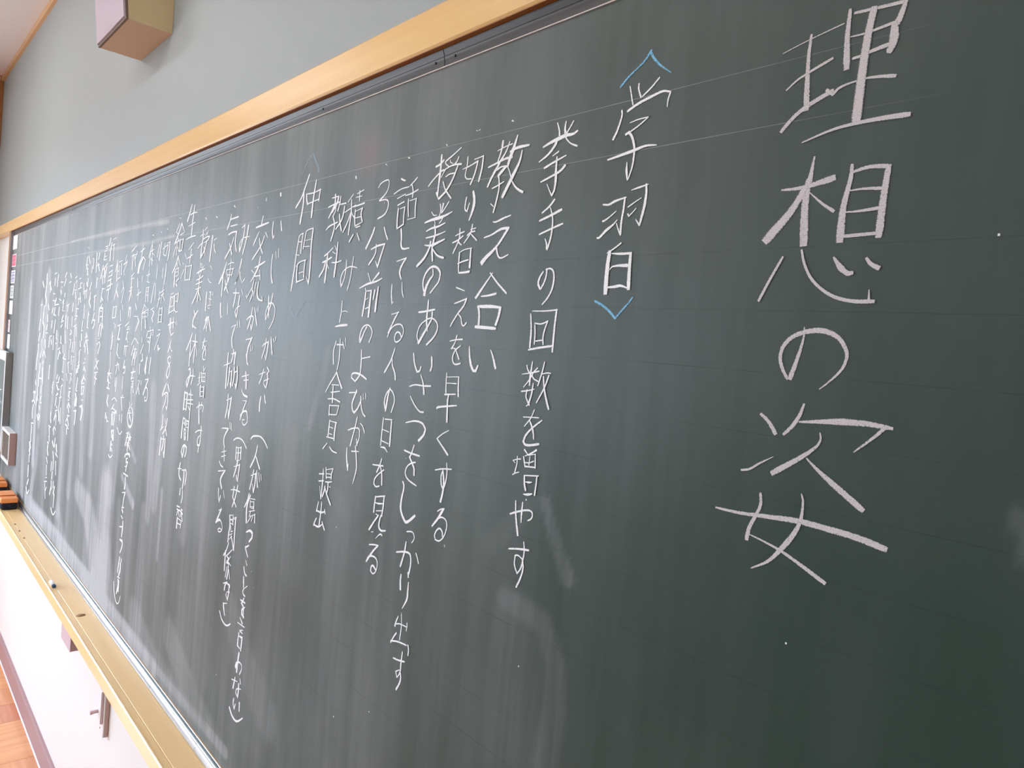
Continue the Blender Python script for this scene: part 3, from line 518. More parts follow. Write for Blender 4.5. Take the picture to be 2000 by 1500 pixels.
e,人|24 32 37:-8461 -74 -8540 -248 -8680 -424|22 39:-8507 -226 -8495 -305 -8414 -418 -8389 -500
e,の|27 43 40:-8500 -629 -8538 -738 -8570 -953|36 22 30:-8584 -924 -8616 -837 -8579 -712 -8498 -644 -8418 -686 -8366 -789 -8422 -955
e,目|26 30:-8605 -1060 -8615 -1238 -8621 -1442|22 20:-8566 -1072 -8384 -1057|32 39:-8392 -1063 -8393 -1237 -8392 -1421|17 21:-8599 -1221 -8444 -1234|24 19:-8593 -1382 -8432 -1397|14 30 18:-8616 -1472 -8504 -1469 -8442 -1514
e,を|20 26:-8784 -1750 -8651 -1737 -8511 -1722|24 31:-8563 -1630 -8596 -1722 -8664 -1836|25 37:-8585 -1735 -8532 -1832 -8508 -1984|25 24 24:-8485 -1773 -8596 -1844 -8697 -1934 -8714 -2009 -8661 -2040 -8569 -2017
e,見|29 37:-8639 -2179 -8651 -2284 -8656 -2402|20 24:-8638 -2184 -8510 -2150 -8402 -2124|32 35:-8419 -2132 -8425 -2275 -8441 -2414|15 28 14:-8635 -2265 -8549 -2261 -8440 -2238|18 20:-8589 -2372 -8452 -2341|18 16:-8592 -2418 -8524 -2423|29 39:-8524 -2423 -8621 -2533 -8735 -2673|27 39 25:-8460 -2409 -8490 -2518 -8480 -2586 -8419 -2612 -8312 -2587|14 14:-8673 -2695 -8618 -2676|29 9:-8391 -2675 -8430 -2663 -8548 -2756
e,る|20 26:-8702 -2883 -8590 -2854 -8469 -2837|31 41:-8477 -2844 -8594 -2952 -8741 -3131|39 19 37:-8725 -3111 -8676 -3046 -8565 -3016 -8474 -3042 -8451 -3127 -8477 -3206 -8546 -3256 -8608 -3233 -8598 -3169 -8554 -3146 -8480 -3186
b,<>|27 32:-11416 3010 -11538 2962 -11700 2828 -11775 2716|47 57:-11415 3004 -11316 2872 -11192 2744 -11196 2692
hn,仲|41 45:-11509 2672 -11638 2471 -11745 2313 -11934 2166|44 61:-11671 2426 -11658 2195 -11724 1880|20 24:-11565 2355 -11303 2352 -11056 2384|41 47:-11068 2380 -11095 2202|47 37:-11551 2348 -11535 2256 -11495 2180|22 23:-11509 2182 -11279 2208 -11092 2225|42 58:-11234 2544 -11289 2268 -11313 1957
i,積|25 25:-9968 2191 -10115 2086|18 23:-9849 2185 -9666 2224|14 20:-9883 2134 -9704 2138|30 30:-9780 2220 -9767 2075|21 30:-9915 1997 -9757 2010 -9613 2023|19 19:-10190 1934 -10052 1971 -9865 2019|31 40:-10004 2108 -9989 1922 -10022 1587|30 33:-9999 1912 -10085 1766 -10196 1631|25 23:-9995 1955 -9951 1886 -9889 1838|31 33:-9863 1944 -9864 1814 -9834 1699|17 20:-9849 1921 -9644 1957|34 34:-9653 1952 -9683 1875 -9632 1754|20 20:-9854 1819 -9696 1828|28 20:-9814 1703 -9650 1739|26 26:-9798 1675 -9684 1689|26 34:-9867 1572 -9914 1526 -9970 1469|30 27:-9751 1581 -9672 1480
j,教|22 21:-10637 2198 -10439 2206|43 35:-10538 2239 -10537 2092 -10704 1891|24 28:-10745 2060 -10594 2086 -10389 2112|47 41:-10427 2199 -10458 2107 -10599 1973|24 42:-10587 2040 -10494 2043 -10486 1998 -10564 1903 -10499 1796 -10494 1695 -10571 1524|27 31 23:-10757 1701 -10657 1751 -10395 1800|33 37:-10357 2192 -10364 2099 -10414 1980|19 30:-10395 2073 -10169 2075|37 34:-10206 2029 -10254 1845 -10435 1691|30 40:-10358 1920 -10312 1783 -10251 1662
hn,間|38 43 48:-11716 1656 -11772 1371 -11813 1068 -11875 736|24 17:-11715 1651 -11663 1684 -11573 1699|33 47:-11573 1699 -11601 1530 -11612 1370|17 17:-11723 1562 -11607 1561|32 37:-11462 1718 -11488 1606 -11528 1438|22 20:-11463 1723 -11399 1745 -11202 1762|45 49:-11212 1752 -11236 1511 -11224 1247 -11219 1023 -11233 850|27 17:-11233 850 -11302 923 -11344 970|15 15:-11470 1569 -11271 1582|15 19:-11521 1469 -11296 1468|15 17:-11791 1346 -11648 1333|38 46:-11691 1180 -11701 1034 -11673 876|27 21:-11721 1149 -11648 1199 -11514 1231 -11380 1242|32 41:-11412 1233 -11425 1110 -11421 956|20 24:-11618 1027 -11437 1049|27 16:-11662 881 -11548 896 -11393 924
j,科|28 25:-10747 1284 -10621 1333 -10481 1404|30 28:-10793 1182 -10642 1216 -10496 1255|42 54:-10638 1314 -10647 1118 -10666 864|40 44:-10698 1179 -10742 1072 -10870 956|26 22:-10644 1167 -10569 1082|22 18:-10415 1430 -10354 1359|15 13:-10480 1341 -10374 1303|32 56:-10328 1478 -10336 1253 -10365 951|16 27:-10482 1170 -10331 1167 -10179 1190
i,み|27 30 25:-10016 1189 -10012 1053 -10038 922 -10113 790|30 26 18 20:-10123 791 -10151 905 -10100 1008 -9987 1071 -9840 1090 -9680 1067|26 29:-9804 1233 -9829 1076 -9856 900 -9922 733
b,<>|29 31 21:-11890 479 -11759 354 -11647 257 -11506 390 -11367 516 -11220 579
i,上|27 34:-10047 566 -10048 396 -10081 244|14 13:-10039 401 -9936 415 -9849 402|18 43 38:-10205 165 -10052 189 -9836 204
i,げ|26 39:-10133 -54 -10192 -210 -10164 -410|29 24:-10101 -107 -9899 -101|27 34 26:-10009 -15 -9998 -199 -10000 -360 -10036 -496|24 30:-9925 -63 -9866 -153|19 15:-9847 7 -9831 -114
i,舎|31 26:-10040 -530 -10131 -637 -10234 -733|29 22:-10039 -539 -10171 -670 -10349 -871|30 41:-10036 -539 -9938 -659 -9845 -759|19 21:-10160 -738 -9947 -724|23 23:-10170 -857 -9893 -815|35 43:-10110 -741 -10109 -866 -10096 -1003|19 28:-10252 -968 -10046 -950 -9857 -977|36 43:-10176 -1061 -10171 -1210|21 19:-10165 -1064 -9876 -1036|28 32:-9885 -1041 -9931 -1170|25 21:-10172 -1205 -9948 -1184
i,具|31 39:-10137 -1292 -10144 -1428 -10153 -1555|18 21:-10136 -1302 -9909 -1301|41 46:-9932 -1304 -9954 -1440 -9952 -1573|16 18:-10130 -1393 -10020 -1400|18 18:-10153 -1499 -10033 -1499|25 25:-10193 -1561 -9945 -1553|24 37:-10162 -1658 -10281 -1760|27 24:-10069 -1702 -9972 -1749 -9834 -1756
i,提|24 36 35:-10214 -2074 -10209 -2248 -10217 -2445 -10225 -2545|24 20:-10232 -2536 -10289 -2362|29 25:-10335 -2172 -10185 -2146|27 27:-10330 -2286 -10177 -2254|32 36:-10132 -2039 -10097 -2193|13 19:-10118 -2066 -9908 -2013|24 35:-9904 -2013 -9942 -2101 -9940 -2177|17 17:-10098 -2125 -9961 -2109|17 21:-10099 -2179 -9943 -2158|17 28 17:-10116 -2255 -10008 -2243 -9904 -2213|31 36:-10027 -2247 -10020 -2347 -10040 -2409|20 18:-9978 -2305 -9941 -2310|31 37:-10114 -2327 -10123 -2397 -10171 -2499|26 37 40:-10111 -2346 -10047 -2429 -9963 -2508 -9894 -2570
i,出|23 31:-10292 -2613 -10316 -2712 -10328 -2769|21 37 19:-10340 -2757 -10185 -2756 -10049 -2716|32 36:-10069 -2691 -10048 -2744|28 39:-10181 -2594 -10185 -2751 -10210 -2973|28 38:-10313 -2879 -10351 -2937 -10382 -3004|24 36 21:-10384 -2995 -10226 -2996 -10095 -2921|30 36:-10117 -2892 -10070 -2949 -10026 -2996
.,点|76 66:-12599 2464 -12595 2442
k,い|43 39 37:-12824 1983 -12834 1817 -12778 1658 -12751 1729|33 43:-12503 1976 -12468 1880 -12442 1808
k,じ|38 42:-12742 1390 -12761 1202 -12735 990 -12675 878|29 29:-12625 1440 -12577 1317|36 31:-12497 1473 -12485 1336|41 36:-12752 1087 -12726 986 -12652 874
k,め|37 53 42:-12777 641 -12755 462 -12717 256|36 40 33:-12605 685 -12670 463 -12837 203|38 27 34:-12843 208 -12856 304 -12799 439 -12679 513 -12542 487 -12461 400 -12494 223 -12659 41
k,が|29 26:-12883 -284 -12835 -247 -12644 -187|48 52 36:-12644 -187 -12656 -339 -12703 -521|34 25:-12703 -521 -12744 -445|37 44:-12734 -136 -12771 -300 -12871 -498|41 50:-12534 -104 -12489 -263 -12438 -398|31 30:-12435 -128 -12394 -181|41 30:-12337 -96 -12347 -156
k,な|22 24:-12930 -807 -12676 -741|35 40:-12748 -690 -12808 -836 -12907 -975|37 27:-12598 -651 -12513 -711 -12602 -774|37 52 40:-12567 -749 -12554 -893 -12597 -1019|28 21 22:-12597 -1019 -12703 -962 -12700 -906 -12495 -848
k,い|42 60:-12786 -1207 -12812 -1335 -12807 -1464|36 47:-12625 -1162 -12596 -1243 -12560 -1295
k,(|38 32 31:-13090 -2030 -13015 -1972 -12852 -1937 -12660 -1926 -12487 -1978 -12334 -2082
k,人|40 50:-12765 -2100 -12837 -2317 -13016 -2543|33 50:-12796 -2310 -12710 -2398 -12602 -2503
k,が|24 26:-12964 -2695 -12751 -2621|41 44:-12851 -2571 -12896 -2752 -12973 -2951|49 46:-12751 -2621 -12749 -2780 -12797 -2973|43 27:-12797 -2973 -12866 -2837|33 54:-12713 -2557 -12679 -2710 -12626 -2841|37 37:-12619 -2585 -12560 -2726|26 32:-12522 -2590 -12486 -2684
k,傷|45 37:-12984 -3046 -13020 -3158 -13149 -3326|39 62 63:-12910 -3054 -13010 -3214 -13040 -3360 -13011 -3586|16 23:-12955 -3121 -12691 -3088|39 45:-12900 -3155 -12884 -3267|18 18:-12888 -3170 -12737 -3143|44 49:-12732 -3142 -12720 -3265|18 18:-12871 -3258 -12734 -3234|20 22:-12839 -3280 -12716 -3255|25 25:-12909 -3359 -12668 -3287|33 37:-12840 -3349 -12880 -3439|19 21:-12852 -3433 -12641 -3355|49 49:-12641 -3355 -12629 -3495|25 32:-12798 -3420 -12942 -3569|32 36:-12730 -3404 -12781 -3508
.,点|43 49:-13214 2443 -13207 2408
l,交|39 56:-13298 2121 -13343 1987|39 46 32:-13589 1930 -13338 1958 -13026 1987|28 49:-13430 1844 -13550 1724 -13659 1608|39 28:-13129 1808 -13017 1716|36 42 40:-13174 1748 -13248 1627 -13420 1487 -13664 1328|36 42:-13391 1715 -13320 1562 -13207 1437
l,流|24 38 38:-13518 1172 -13311 1213 -13058 1273|45 57 60:-13285 1372 -13337 1196 -13505 1027|31 28:-13488 1009 -13233 1022|43 49:-13265 1114 -13221 953|27 24:-13656 1129 -13544 1080|40 32:-13528 993 -13644 913|43 26:-13522 1012 -13649 909|40 40:-13496 953 -13561 756 -13494 709 -13622 534|40 40:-13397 883 -13452 640|40 54 23:-13276 893 -13301 755 -13278 629 -13181 566 -13039 550|42 31:-13039 550 -13067 629|31 32:-13568 791 -13769 604|46 32:-13769 604 -13807 645
l,が|33 32 50:-13717 180 -13581 242 -13437 257 -13385 212 -13461 0|45 48:-13462 419 -13520 232 -13640 11|42 37:-13461 0 -13508 92|37 51:-13367 420 -13289 237 -13211 95|38 33:-13251 410 -13229 342|34 28:-13190 434 -13186 366
l,で|24 31:-13690 -199 -13387 -160|57 53 46:-13389 -148 -13531 -330 -13571 -509 -13529 -647|34 34:-13425 -301 -13405 -405|34 34:-13331 -302 -13340 -378|51 34:-13591 -479 -13535 -616 -13466 -670
l,き|30 27:-13734 -915 -13416 -853|31 23:-13631 -977 -13413 -948|46 70:-13564 -806 -13515 -955 -13494 -1112|27 49 47:-13701 -1161 -13594 -1246 -13395 -1272
l,る|21 21:-13601 -1367 -13424 -1351|37 51:-13424 -1351 -13543 -1512 -13667 -1735|38 45 28 21:-13666 -1657 -13532 -1569 -13386 -1552 -13321 -1661 -13320 -1742 -13454 -1819 -13550 -1785 -13547 -1725 -13458 -1719
l,(|32 30 29:-13906 -2176 -13792 -2123 -13612 -2096 -13423 -2133 -13261 -2236
l,男|55 61:-13743 -2289 -13732 -2509|24 21:-13727 -2293 -13518 -2265|59 59:-13513 -2259 -13494 -2469|26 26:-13708 -2394 -13515 -2360|48 55 47:-13642 -2285 -13627 -2414 -13640 -2583 -13770 -2871|21 19:-13694 -2543 -13532 -2505|20 29:-13793 -2676 -13516 -2591|57 49 42:-13516 -2591 -13534 -2731 -13560 -2915 -13613 -2877 -13631 -2821
l,女|52 64:-13702 -3057 -13740 -3263|24 32:-13859 -3143 -13631 -3102 -13418 -3095|44 45 43:-13535 -2993 -13566 -3119 -13628 -3276 -13735 -3449|34 44:-13740 -3263 -13649 -3328 -13540 -3412
l,関|19 19:-13839 -3648 -13643 -3597|56 56:-13814 -3643 -13783 -3769|43 43:-13658 -3601 -13632 -3733|17 16:-13618 -3646 -13472 -3600|17 16:-13779 -3707 -13495 -3641
.,点|36 43:-14777 2454 -14732 2426
m,気|40 54:-14897 2286 -14935 2177 -15068 2005|35 42:-14938 2189 -14521 2212|34 31:-14877 2048 -14555 2060|37 38 28:-14977 1881 -14786 1919 -14544 1922|58 47 43:-14543 1915 -14576 1759 -14552 1635 -14483 1528|36 55:-14667 1813 -14793 1622 -15067 1403|33 47:-14875 1701 -14802 1586 -14714 1470
m2,み|21 49 54:-14280 1977 -14142 2027 -14166 1831 -14322 1515|50 19 20:-14330 1521 -14348 1649 -14214 1762 -13884 1785|67 47:-13961 1996 -14007 1798 -14067 1635 -14151 1465
m,使|54 55:-14966 1318 -15096 1121 -15282 934|48 48:-15103 1071 -15092 932|21 22:-14889 1272 -14730 1304 -14551 1302|33 46:-14722 1397 -14738 1175 -14788 928|51 51:-14919 1167 -14875 1029|23 23:-14902 1166 -14545 1188|48 48:-14576 1183 -14647 1049|27 22:-14865 1066 -14633 1059
m2,ん|55 47:-14182 1353 -14254 1162 -14381 922|51 55:-14824 999 -14869 887 -14979 763|41 38:-14965 951 -14887 813 -14765 700|50 51:-15054 1141 -15166 1017 -15315 892|48 62:-15110 1079 -15106 890 -15117 637
m2,ん|45 49:-14251 1122 -14336 991 -14425 876|56 22 36:-14232 1103 -14181 1000 -14083 897 -13960 972
m2,な|32 26:-14486 697 -14184 693|45 55:-14358 778 -14362 638 -14442 424|30 35:-14073 765 -13999 669|56 49 43:-14142 639 -14183 446 -14233 221|45 25 26:-14240 221 -14326 322 -14252 396 -14074 447
m2,で|19 27:-14465 13 -14220 70|49 51 55:-14254 50 -14347 -93 -14385 -229 -14328 -386|37 37:-14169 132 -14144 36|30 30:-14066 165 -14025 34
m,い|62 67 32:-15135 485 -15115 333 -15069 189 -15024 221|46 46:-14740 489 -14714 278
m2,協|46 56 60:-14267 -419 -14242 -466 -14315 -666|26 31:-14329 -514 -14130 -472|61 68:-14130 -472 -14153 -594 -14166 -692|52 52:-14521 -532 -14491 -715|63 37:-14158 -489 -14150 -610 -14160 -720|42 43:-14263 -520 -14312 -682|52 59 72:-14508 -511 -14514 -734 -14514 -981 -14513 -1204|27 26:-14689 -771 -14357 -698|24 26:-14418 -887 -14232 -841|51 57:-14371 -791 -14376 -932 -14414 -1151|57 64:-14254 -861 -14248 -1007 -14249 -1166|52 46:-14247 -1172 -14295 -1097|31 31:-14115 -868 -13968 -820|56 60:-14135 -767 -14116 -947 -14161 -1122|49 66:-13983 -743 -13941 -956 -13980 -1159|42 37:-13980 -1159 -14041 -1086
m2,力|27 29:-14421 -1449 -14190 -1381|55 62 50:-14177 -1367 -14218 -1567 -14255 -1792|44 32:-14255 -1792 -14304 -1626|45 61:-14354 -1324 -14352 -1546 -14419 -1789
m2,で|20 37:-14571 -2033 -14393 -2006 -14215 -1993|43 52 44:-14214 -1996 -14366 -2140 -14409 -2258 -14359 -2375|32 44:-14159 -1866 -14132 -1972|38 44:-14078 -1867 -14055 -1986|45 34:-14400 -2269 -14378 -2328 -14335 -2377
m2,き|28 25:-14477 -2503 -14256 -2445|28 25:-14468 -2594 -14255 -2531|46 52:-14361 -2412 -14308 -2645|37 33:-14555 -2700 -14474 -2767 -14343 -2784
m2,て|30 27:-14582 -2906 -14212 -2829|40 59 54:-14227 -2834 -14396 -2990 -14425 -3095 -14335 -3208
m2,い|46 30 45:-14496 -3247 -14485 -3383 -14426 -3508 -14369 -3371|31 37:-14238 -3244 -14164 -3365
m2,る|29 23:-14393 -3670 -14254 -3613|51 52:-14270 -3617 -14375 -3759 -14509 -3941|26 28:-14468 -3888 -14326 -3835 -14218 -3872
m2,る|34 25:-14498 -3941 -14344 -3860 -14243 -3861 -14160 -3941 -14171 -4018 -14266 -4078 -14349 -4086 -14367 -4047 -14280 -4007 -14185 -4015
l,関|44 53 48:-13822 -3646 -13773 -3847 -13806 -4001 -13816 -4162|21 21:-13829 -3642 -13648 -3598|47 42:-13648 -3600 -13655 -3722|22 22:-13798 -3720 -13660 -3699|29 28:-13770 -3780 -13614 -3773|21 19:-13614 -3646 -13477 -3603|53 54 42:-13505 -3615 -13507 -3843 -13503 -4021 -13490 -4245|48 42:-13626 -3631 -13629 -3776|43 43:-13729 -3830 -13694 -3925|26 23:-13692 -3936 -13605 -3897|25 23:-13756 -4013 -13625 -3956|28 19:-13631 -4006 -13755 -4098|40 41 59:-13661 -4013 -13579 -4113 -13509 -4226
l,係|34 35 40:-13772 -4175 -13853 -4330 -13987 -4476|50 56:-13895 -4366 -13891 -4548 -13885 -4743|28 34:-13567 -4254 -13830 -4446|29 56 20:-13797 -4449 -13697 -4470 -13805 -4573 -13649 -4554|24 24:-13616 -4400 -13697 -4470|38 30:-13716 -4536 -13582 -4571|42 56:-13694 -4566 -13695 -4724 -13730 -4869|39 45:-13758 -4645 -13807 -4855|44 43:-13656 -4677 -13589 -4827
l,な|36 29:-13881 -5007 -13702 -4929|40 52:-13730 -4950 -13795 -5030 -13810 -5115|33 52 43:-13698 -4952 -13586 -4954 -13586 -5112 -13622 -5251|47 18 19:-13622 -5251 -13715 -5189 -13666 -5112 -13529 -5082|31 31:-13556 -4945 -13548 -4985
l,し|23 25:-13806 -5383 -13639 -5329|52 57 38:-13806 -5383 -13771 -5475 -13700 -5586
l,)|41 39 35:-13968 -5590 -13839 -5707 -13634 -5753 -13513 -5723 -13400 -5656
k,つ|26 66 39:-12981 -3766 -12821 -3698 -12704 -3715 -12703 -3794 -12824 -3906
k,く|30 46 36:-12812 -3972 -12970 -4054 -12917 -4104 -12827 -4195
k,こ|26 36:-12897 -4284 -12835 -4348|40 43:-12959 -4418 -12910 -4520 -12818 -4545
k,と|40 52 35:-12939 -4598 -12919 -4732 -12901 -4797|31 18:-12755 -4723 -12884 -4809|29 35 39:-12885 -4800 -12930 -4872 -12892 -4918 -12817 -4929
k,を|46 46:-12998 -5057 -12794 -5050|38 50 40:-12850 -4981 -12943 -5110 -12847 -5148 -12824 -5269|24 61 52:-12779 -5126 -12894 -5210 -12893 -5292 -12799 -5324
k,言|34 57:-12958 -5384 -12848 -5451|25 33:-13060 -5507 -12738 -5489|27 22:-12934 -5616 -12796 -5567|49 23:-12903 -5623 -12798 -5632|37 61:-12955 -5664 -12975 -5789 -12980 -5920|27 59 48:-12943 -5725 -12797 -5713 -12804 -5832 -12817 -5960|49 37:-12934 -5927 -12872 -5939
k,わ|73 53 76:-12888 -6039 -12913 -6189 -12931 -6402|80 28 34:-12989 -6337 -12960 -6255 -12838 -6190 -12732 -6201 -12718 -6277 -12797 -6402
k,な|30 22:-13130 -6630 -12868 -6571|40 58:-12980 -6540 -13006 -6639 -13043 -6761|41 53:-12752 -6477 -12716 -6544|51 60 41:-12791 -6586 -12781 -6711 -12800 -6843|33 19:-12801 -6837 -12899 -6796 -12870 -6713 -12677 -6639
k,い|47 34 36:-12967 -6943 -12981 -7032 -12921 -7118 -12881 -7012|62 51:-12698 -6910 -12686 -7051
k,)|61 46 28:-13136 -7182 -13021 -7263 -12861 -7299 -12718 -7264 -12512 -7113
.,点|33 30:-15744 2314 -15685 2288
n,に|56 69:-15879 1912 -15914 1707 -15956 1392|28 22:-15785 1820 -15627 1854|41 34:-15752 1731 -15723 1622 -15623 1542|55 80:-15924 1533 -15956 1392
n,、|29 33:-15887 1281 -15770 1201
n,っ|34 15:-15969 1004 -15861 931 -15752 919
n,ぽ|56 69:-15996 713 -15995 526 -16001 327|24 22:-15849 723 -15726 718|43 43:-15764 723 -15760 614 -15747 451|20 13 22:-15666 723 -15582 680 -15652 653 -15690 690|20 18:-15851 581 -15663 560|23 22 15:-15760 440 -15866 428 -15839 374 -15747 375 -15760 440 -15654 441
n,か|44 51 58:-15971 107 -15878 187 -15880 121 -15988 -37|24 24:-15891 175 -15742 201|60 58:-15889 164 -15926 43 -16010 -82|56 48 41:-15827 166 -15831 34 -15846 -120 -15881 -22|55 58 46:-15768 178 -15695 50 -15588 -104
n,を|23 23:-16030 -365 -15772 -325|42 52 67:-15892 -270 -15964 -378 -15988 -490|38 53 15:-15798 -424 -15950 -598 -15943 -708 -15890 -732 -15753 -718|29 36 43:-15939 -421 -15793 -523 -15769 -637
n,増|40 45:-15875 -880 -15826 -965|28 28:-15734 -881 -15855 -978|51 64:-16067 -1028 -16059 -1217|18 21:-16139 -1146 -15999 -1123|30 30:-16153 -1310 -15976 -1232|61 55:-15957 -1019 -15905 -1192|22 22:-15938 -1034 -15722 -1017|61 61:-15722 -1017 -15702 -1185|55 55:-15846 -1021 -15811 -1189|22 22:-15937 -1112 -15721 -1094|22 22:-15918 -1204 -15702 -1185|55 75:-15931 -1294 -15944 -1384 -15924 -1482|24 24:-15893 -1324 -15724 -1302|62 62:-15739 -1309 -15723 -1461|22 22:-15904 -1425 -15766 -1405|63 57:-15955 -1330 -15930 -1527|68 62:-15723 -1308 -15710 -1521|24 24:-15935 -1428 -15750 -1404|27 24:-15930 -1527 -15730 -1501
n,や|34 26 38:-16099 -1797 -15936 -1728 -15752 -1696 -15680 -1742 -15723 -1835|51 63 82:-15965 -1664 -15937 -1873 -15890 -2100|43 37:-15808 -1652 -15827 -1793
n,す|32 24:-16067 -2331 -15888 -2261 -15654 -2239|49 62 43:-15734 -2157 -15727 -2343 -15737 -2522|33 50 47:-15802 -2365 -15908 -2470 -15885 -2578 -15759 -2569 -15729 -2410|47 64:-15790 -2574 -15824 -2713
.,点|42 42:-16386 2337 -16339 2306
o,授|45 59 73:-16493 2083 -16469 1891 -16518 1737 -16529 1480|29 26:-16644 1952 -16458 1991|37 22:-16753 1687 -16605 1764 -16448 1790|39 28:-16247 2122 -16393 2065|19 22:-16393 1987 -16322 1950|33 39:-16272 2013 -16245 1962|35 35:-16165 2028 -16230 1966|32 30:-16433 1873 -16251 1912 -16049 1917|54 39 22:-16063 1912 -16142 1840 -16232 1823|23 25:-16386 1797 -16215 1816|48 51:-16214 1810 -16291 1648 -16512 1479|44 44:-16348 1695 -16248 1519
o,業|51 45:-16500 1344 -16481 1253|51 44:-16419 1341 -16400 1251|37 33:-16280 1292 -16365 1239|36 45 25:-16703 1135 -16421 1196 -16188 1229|46 46:-16575 1154 -16520 1052|50 50:-16418 1184 -16460 1073|32 39:-16687 981 -16481 1017 -16283 1075|33 35:-16718 891 -16321 948|33 33:-16693 777 -16375 826|52 53 65:-16511 1007 -16496 781 -16540 522|54 59:-16557 759 -16663 635 -16846 468|39 49:-16484 725 -16317 546
o,と|49 54:-16710 304 -16641 214|40 68 67:-16447 314 -16622 204 -16717 99 -16736 -50|39 31:-16748 6 -16652 -48 -16496 -76
o,休|49 57:-16704 -198 -16850 -388 -17034 -583|47 61:-16771 -361 -16773 -591 -16786 -925|30 36:-16668 -368 -16351 -375|53 66:-16481 -223 -16488 -427 -16503 -825|47 48:-16507 -417 -16746 -716|41 41:-16460 -403 -16306 -665
o,み|44 79 65:-16785 -1012 -16688 -987 -16654 -1064 -16723 -1219 -16822 -1401|52 33 29:-16822 -1401 -16892 -1315 -16781 -1190 -16587 -1139 -16355 -1131|46 48:-16486 -983 -16474 -1118 -16564 -1325
o,時|69 82:-16931 -1540 -16940 -1738 -16952 -1926|29 71 81:-16930 -1545 -16756 -1545 -16762 -1915|25 25:-16928 -1714 -16763 -1673|31 30:-16972 -1917 -16764 -1910|22 21:-16668 -1553 -16506 -1519|23 32:-16665 -1570 -16399 -1548|47 60 46:-16539 -1443 -16498 -1713 -16509 -1977 -16507 -2114|34 38:-16707 -1690 -16376 -1654|32 34:-16708 -1765 -16356 -1748|48 34:-16626 -1830 -16545 -1889
o,間|61 68 82:-16910 -2119 -16937 -2321 -16954 -2569|22 68:-16909 -2125 -16786 -2127 -16776 -2253|21 21:-16934 -2251 -16766 -2217|67 68:-16694 -2149 -16694 -2311|24 73 67:-16693 -2155 -16521 -2156 -16532 -2346 -16519 -2562|21 20:-16694 -2230 -16544 -2210|23 23:-16677 -2309 -16560 -2293|68 68:-16788 -2359 -16739 -2584|25 67:-16770 -2362 -16665 -2365 -16672 -2574|21 21:-16766 -2460 -16666 -2440
o,の|60 64 67:-16728 -2715 -16736 -2838 -16791 -2987|63 43 60 41:-16791 -2987 -16882 -2897 -16821 -2771 -16712 -2707 -16566 -2742 -16561 -2845 -16641 -2956
o,切|57 64 54:-16897 -3151 -16937 -3293 -16925 -3432 -16782 -3516|33 30:-17026 -3297 -16802 -3263|34 34:-16744 -3281 -16527 -3242|53 67 57:-16529 -3231 -16446 -3296 -16491 -3563|68 79 57:-16605 -3279 -16585 -3449 -16640 -3680
o,り|54 68:-16774 -3712 -16781 -3842|48 57 33:-16613 -3721 -16596 -3879 -16671 -4018
o,替|50 37:-16914 -4135 -16719 -4121|47 47:-16899 -4202 -16754 -4205|61 52:-16607 -4149 -16536 -4156|32 49 54:-16757 -4194 -16631 -4201 -16502 -4229|55 44:-16823 -4220 -16886 -4341|51 50:-16784 -4235 -16710 -4324|50 43:-16595 -4204 -16624 -4315|67 73:-16550 -4252 -16488 -4376|68 83:-16821 -4390 -16827 -4527 -16827 -4609|32 31:-16786 -4388 -16553 -4397|58 58:-16552 -4403 -16573 -4547|44 38:-16796 -4502 -16568 -4488
b,<>|39 31:-17207 2960 -17337 2846 -17573 2729|33 23:-17207 2960 -17098 2846 -16939 2728
hs,生|53 69:-17359 2709 -17473 2510 -17599 2356|27 31:-17416 2488 -17197 2510 -16977 2509|49 70 63:-17165 2680 -17192 2487 -17234 2282 -17238 1982|28 28:-17483 2230 -17048 2292|25 37:-17596 1932 -17288 1973 -16967 1988
hs,活|40 33:-17052 1833 -17350 1691|56 47:-17176 1689 -17195 1539 -17240 1425|28 31:-17464 1486 -17260 1519 -17064 1569|43 43:-17598 1614 -17488 1516|56 49:-17225 1517 -17213 1378|28 31:-17715 1406 -17635 1368|46 41:-17588 1236 -17764 1044|57 64:-17465 1327 -17485 1175 -17465 998|25 22:-17460 1304 -17064 1327|55 62:-17080 1322 -17115 1167 -17150 1005|26 21:-17483 999 -17116 1010
b,<>|37 36:-17720 847 -17536 669 -17424 563|34 31:-17424 563 -17287 669 -17164 750
.,点|21 21:-18144 2475 -18081 2458
p,給|46 46:-18138 2330 -18344 2157|28 31:-18343 2151 -18178 2086|65 56 67:-17973 2336 -18118 2154 -18397 1880|49 39:-17973 2336 -17744 2118|32 26:-18024 2064 -17777 2103|32 35:-18397 1880 -18073 1947|41 41:-18178 2001 -18083 1912|61 69:-18213 1906 -18225 1616|55 55:-18301 1790 -18445 1576|45 45:-18148 1782 -18073 1694|67 67:-18000 1955 -17979 1690|26 26:-17998 1943 -17781 1955|66 74:-17781 1955 -17836 1708|32 31:-18094 1707 -17976 1678 -17819 1713
p,食|60 50:-18081 1562 -18208 1373 -18434 1184|48 43:-18078 1550 -17886 1352|59 44:-18119 1395 -18100 1310|27 27:-18220 1252 -18003 1295|67 60:-17982 1282 -17971 1150|23 20:-18206 1191 -18019 1199|28 25:-18165 1093 -17966 1126|69 77 84:-18231 1216 -18228 1034 -18228 864|34 49 45:-17910 1041 -18082 971 -18109 923 -18001 862
p,配|31 25:-18435 669 -18212 705|69 70:-18422 607 -18458 423 -18489 213|27 24:-18419 595 -18120 632|68 69:-18139 632 -18112 426 -18117 281|59 52:-18303 595 -18372 387|52 52:-18229 608 -18188 425|25 28:-18405 362 -18182 401|39 30:-18489 213 -18158 292|29 29:-18089 663 -17852 693|74 66:-17852 693 -17884 501|27 20:-17886 513 -18090 499|68 33 27:-18093 511 -18074 342 -17941 253 -17815 274
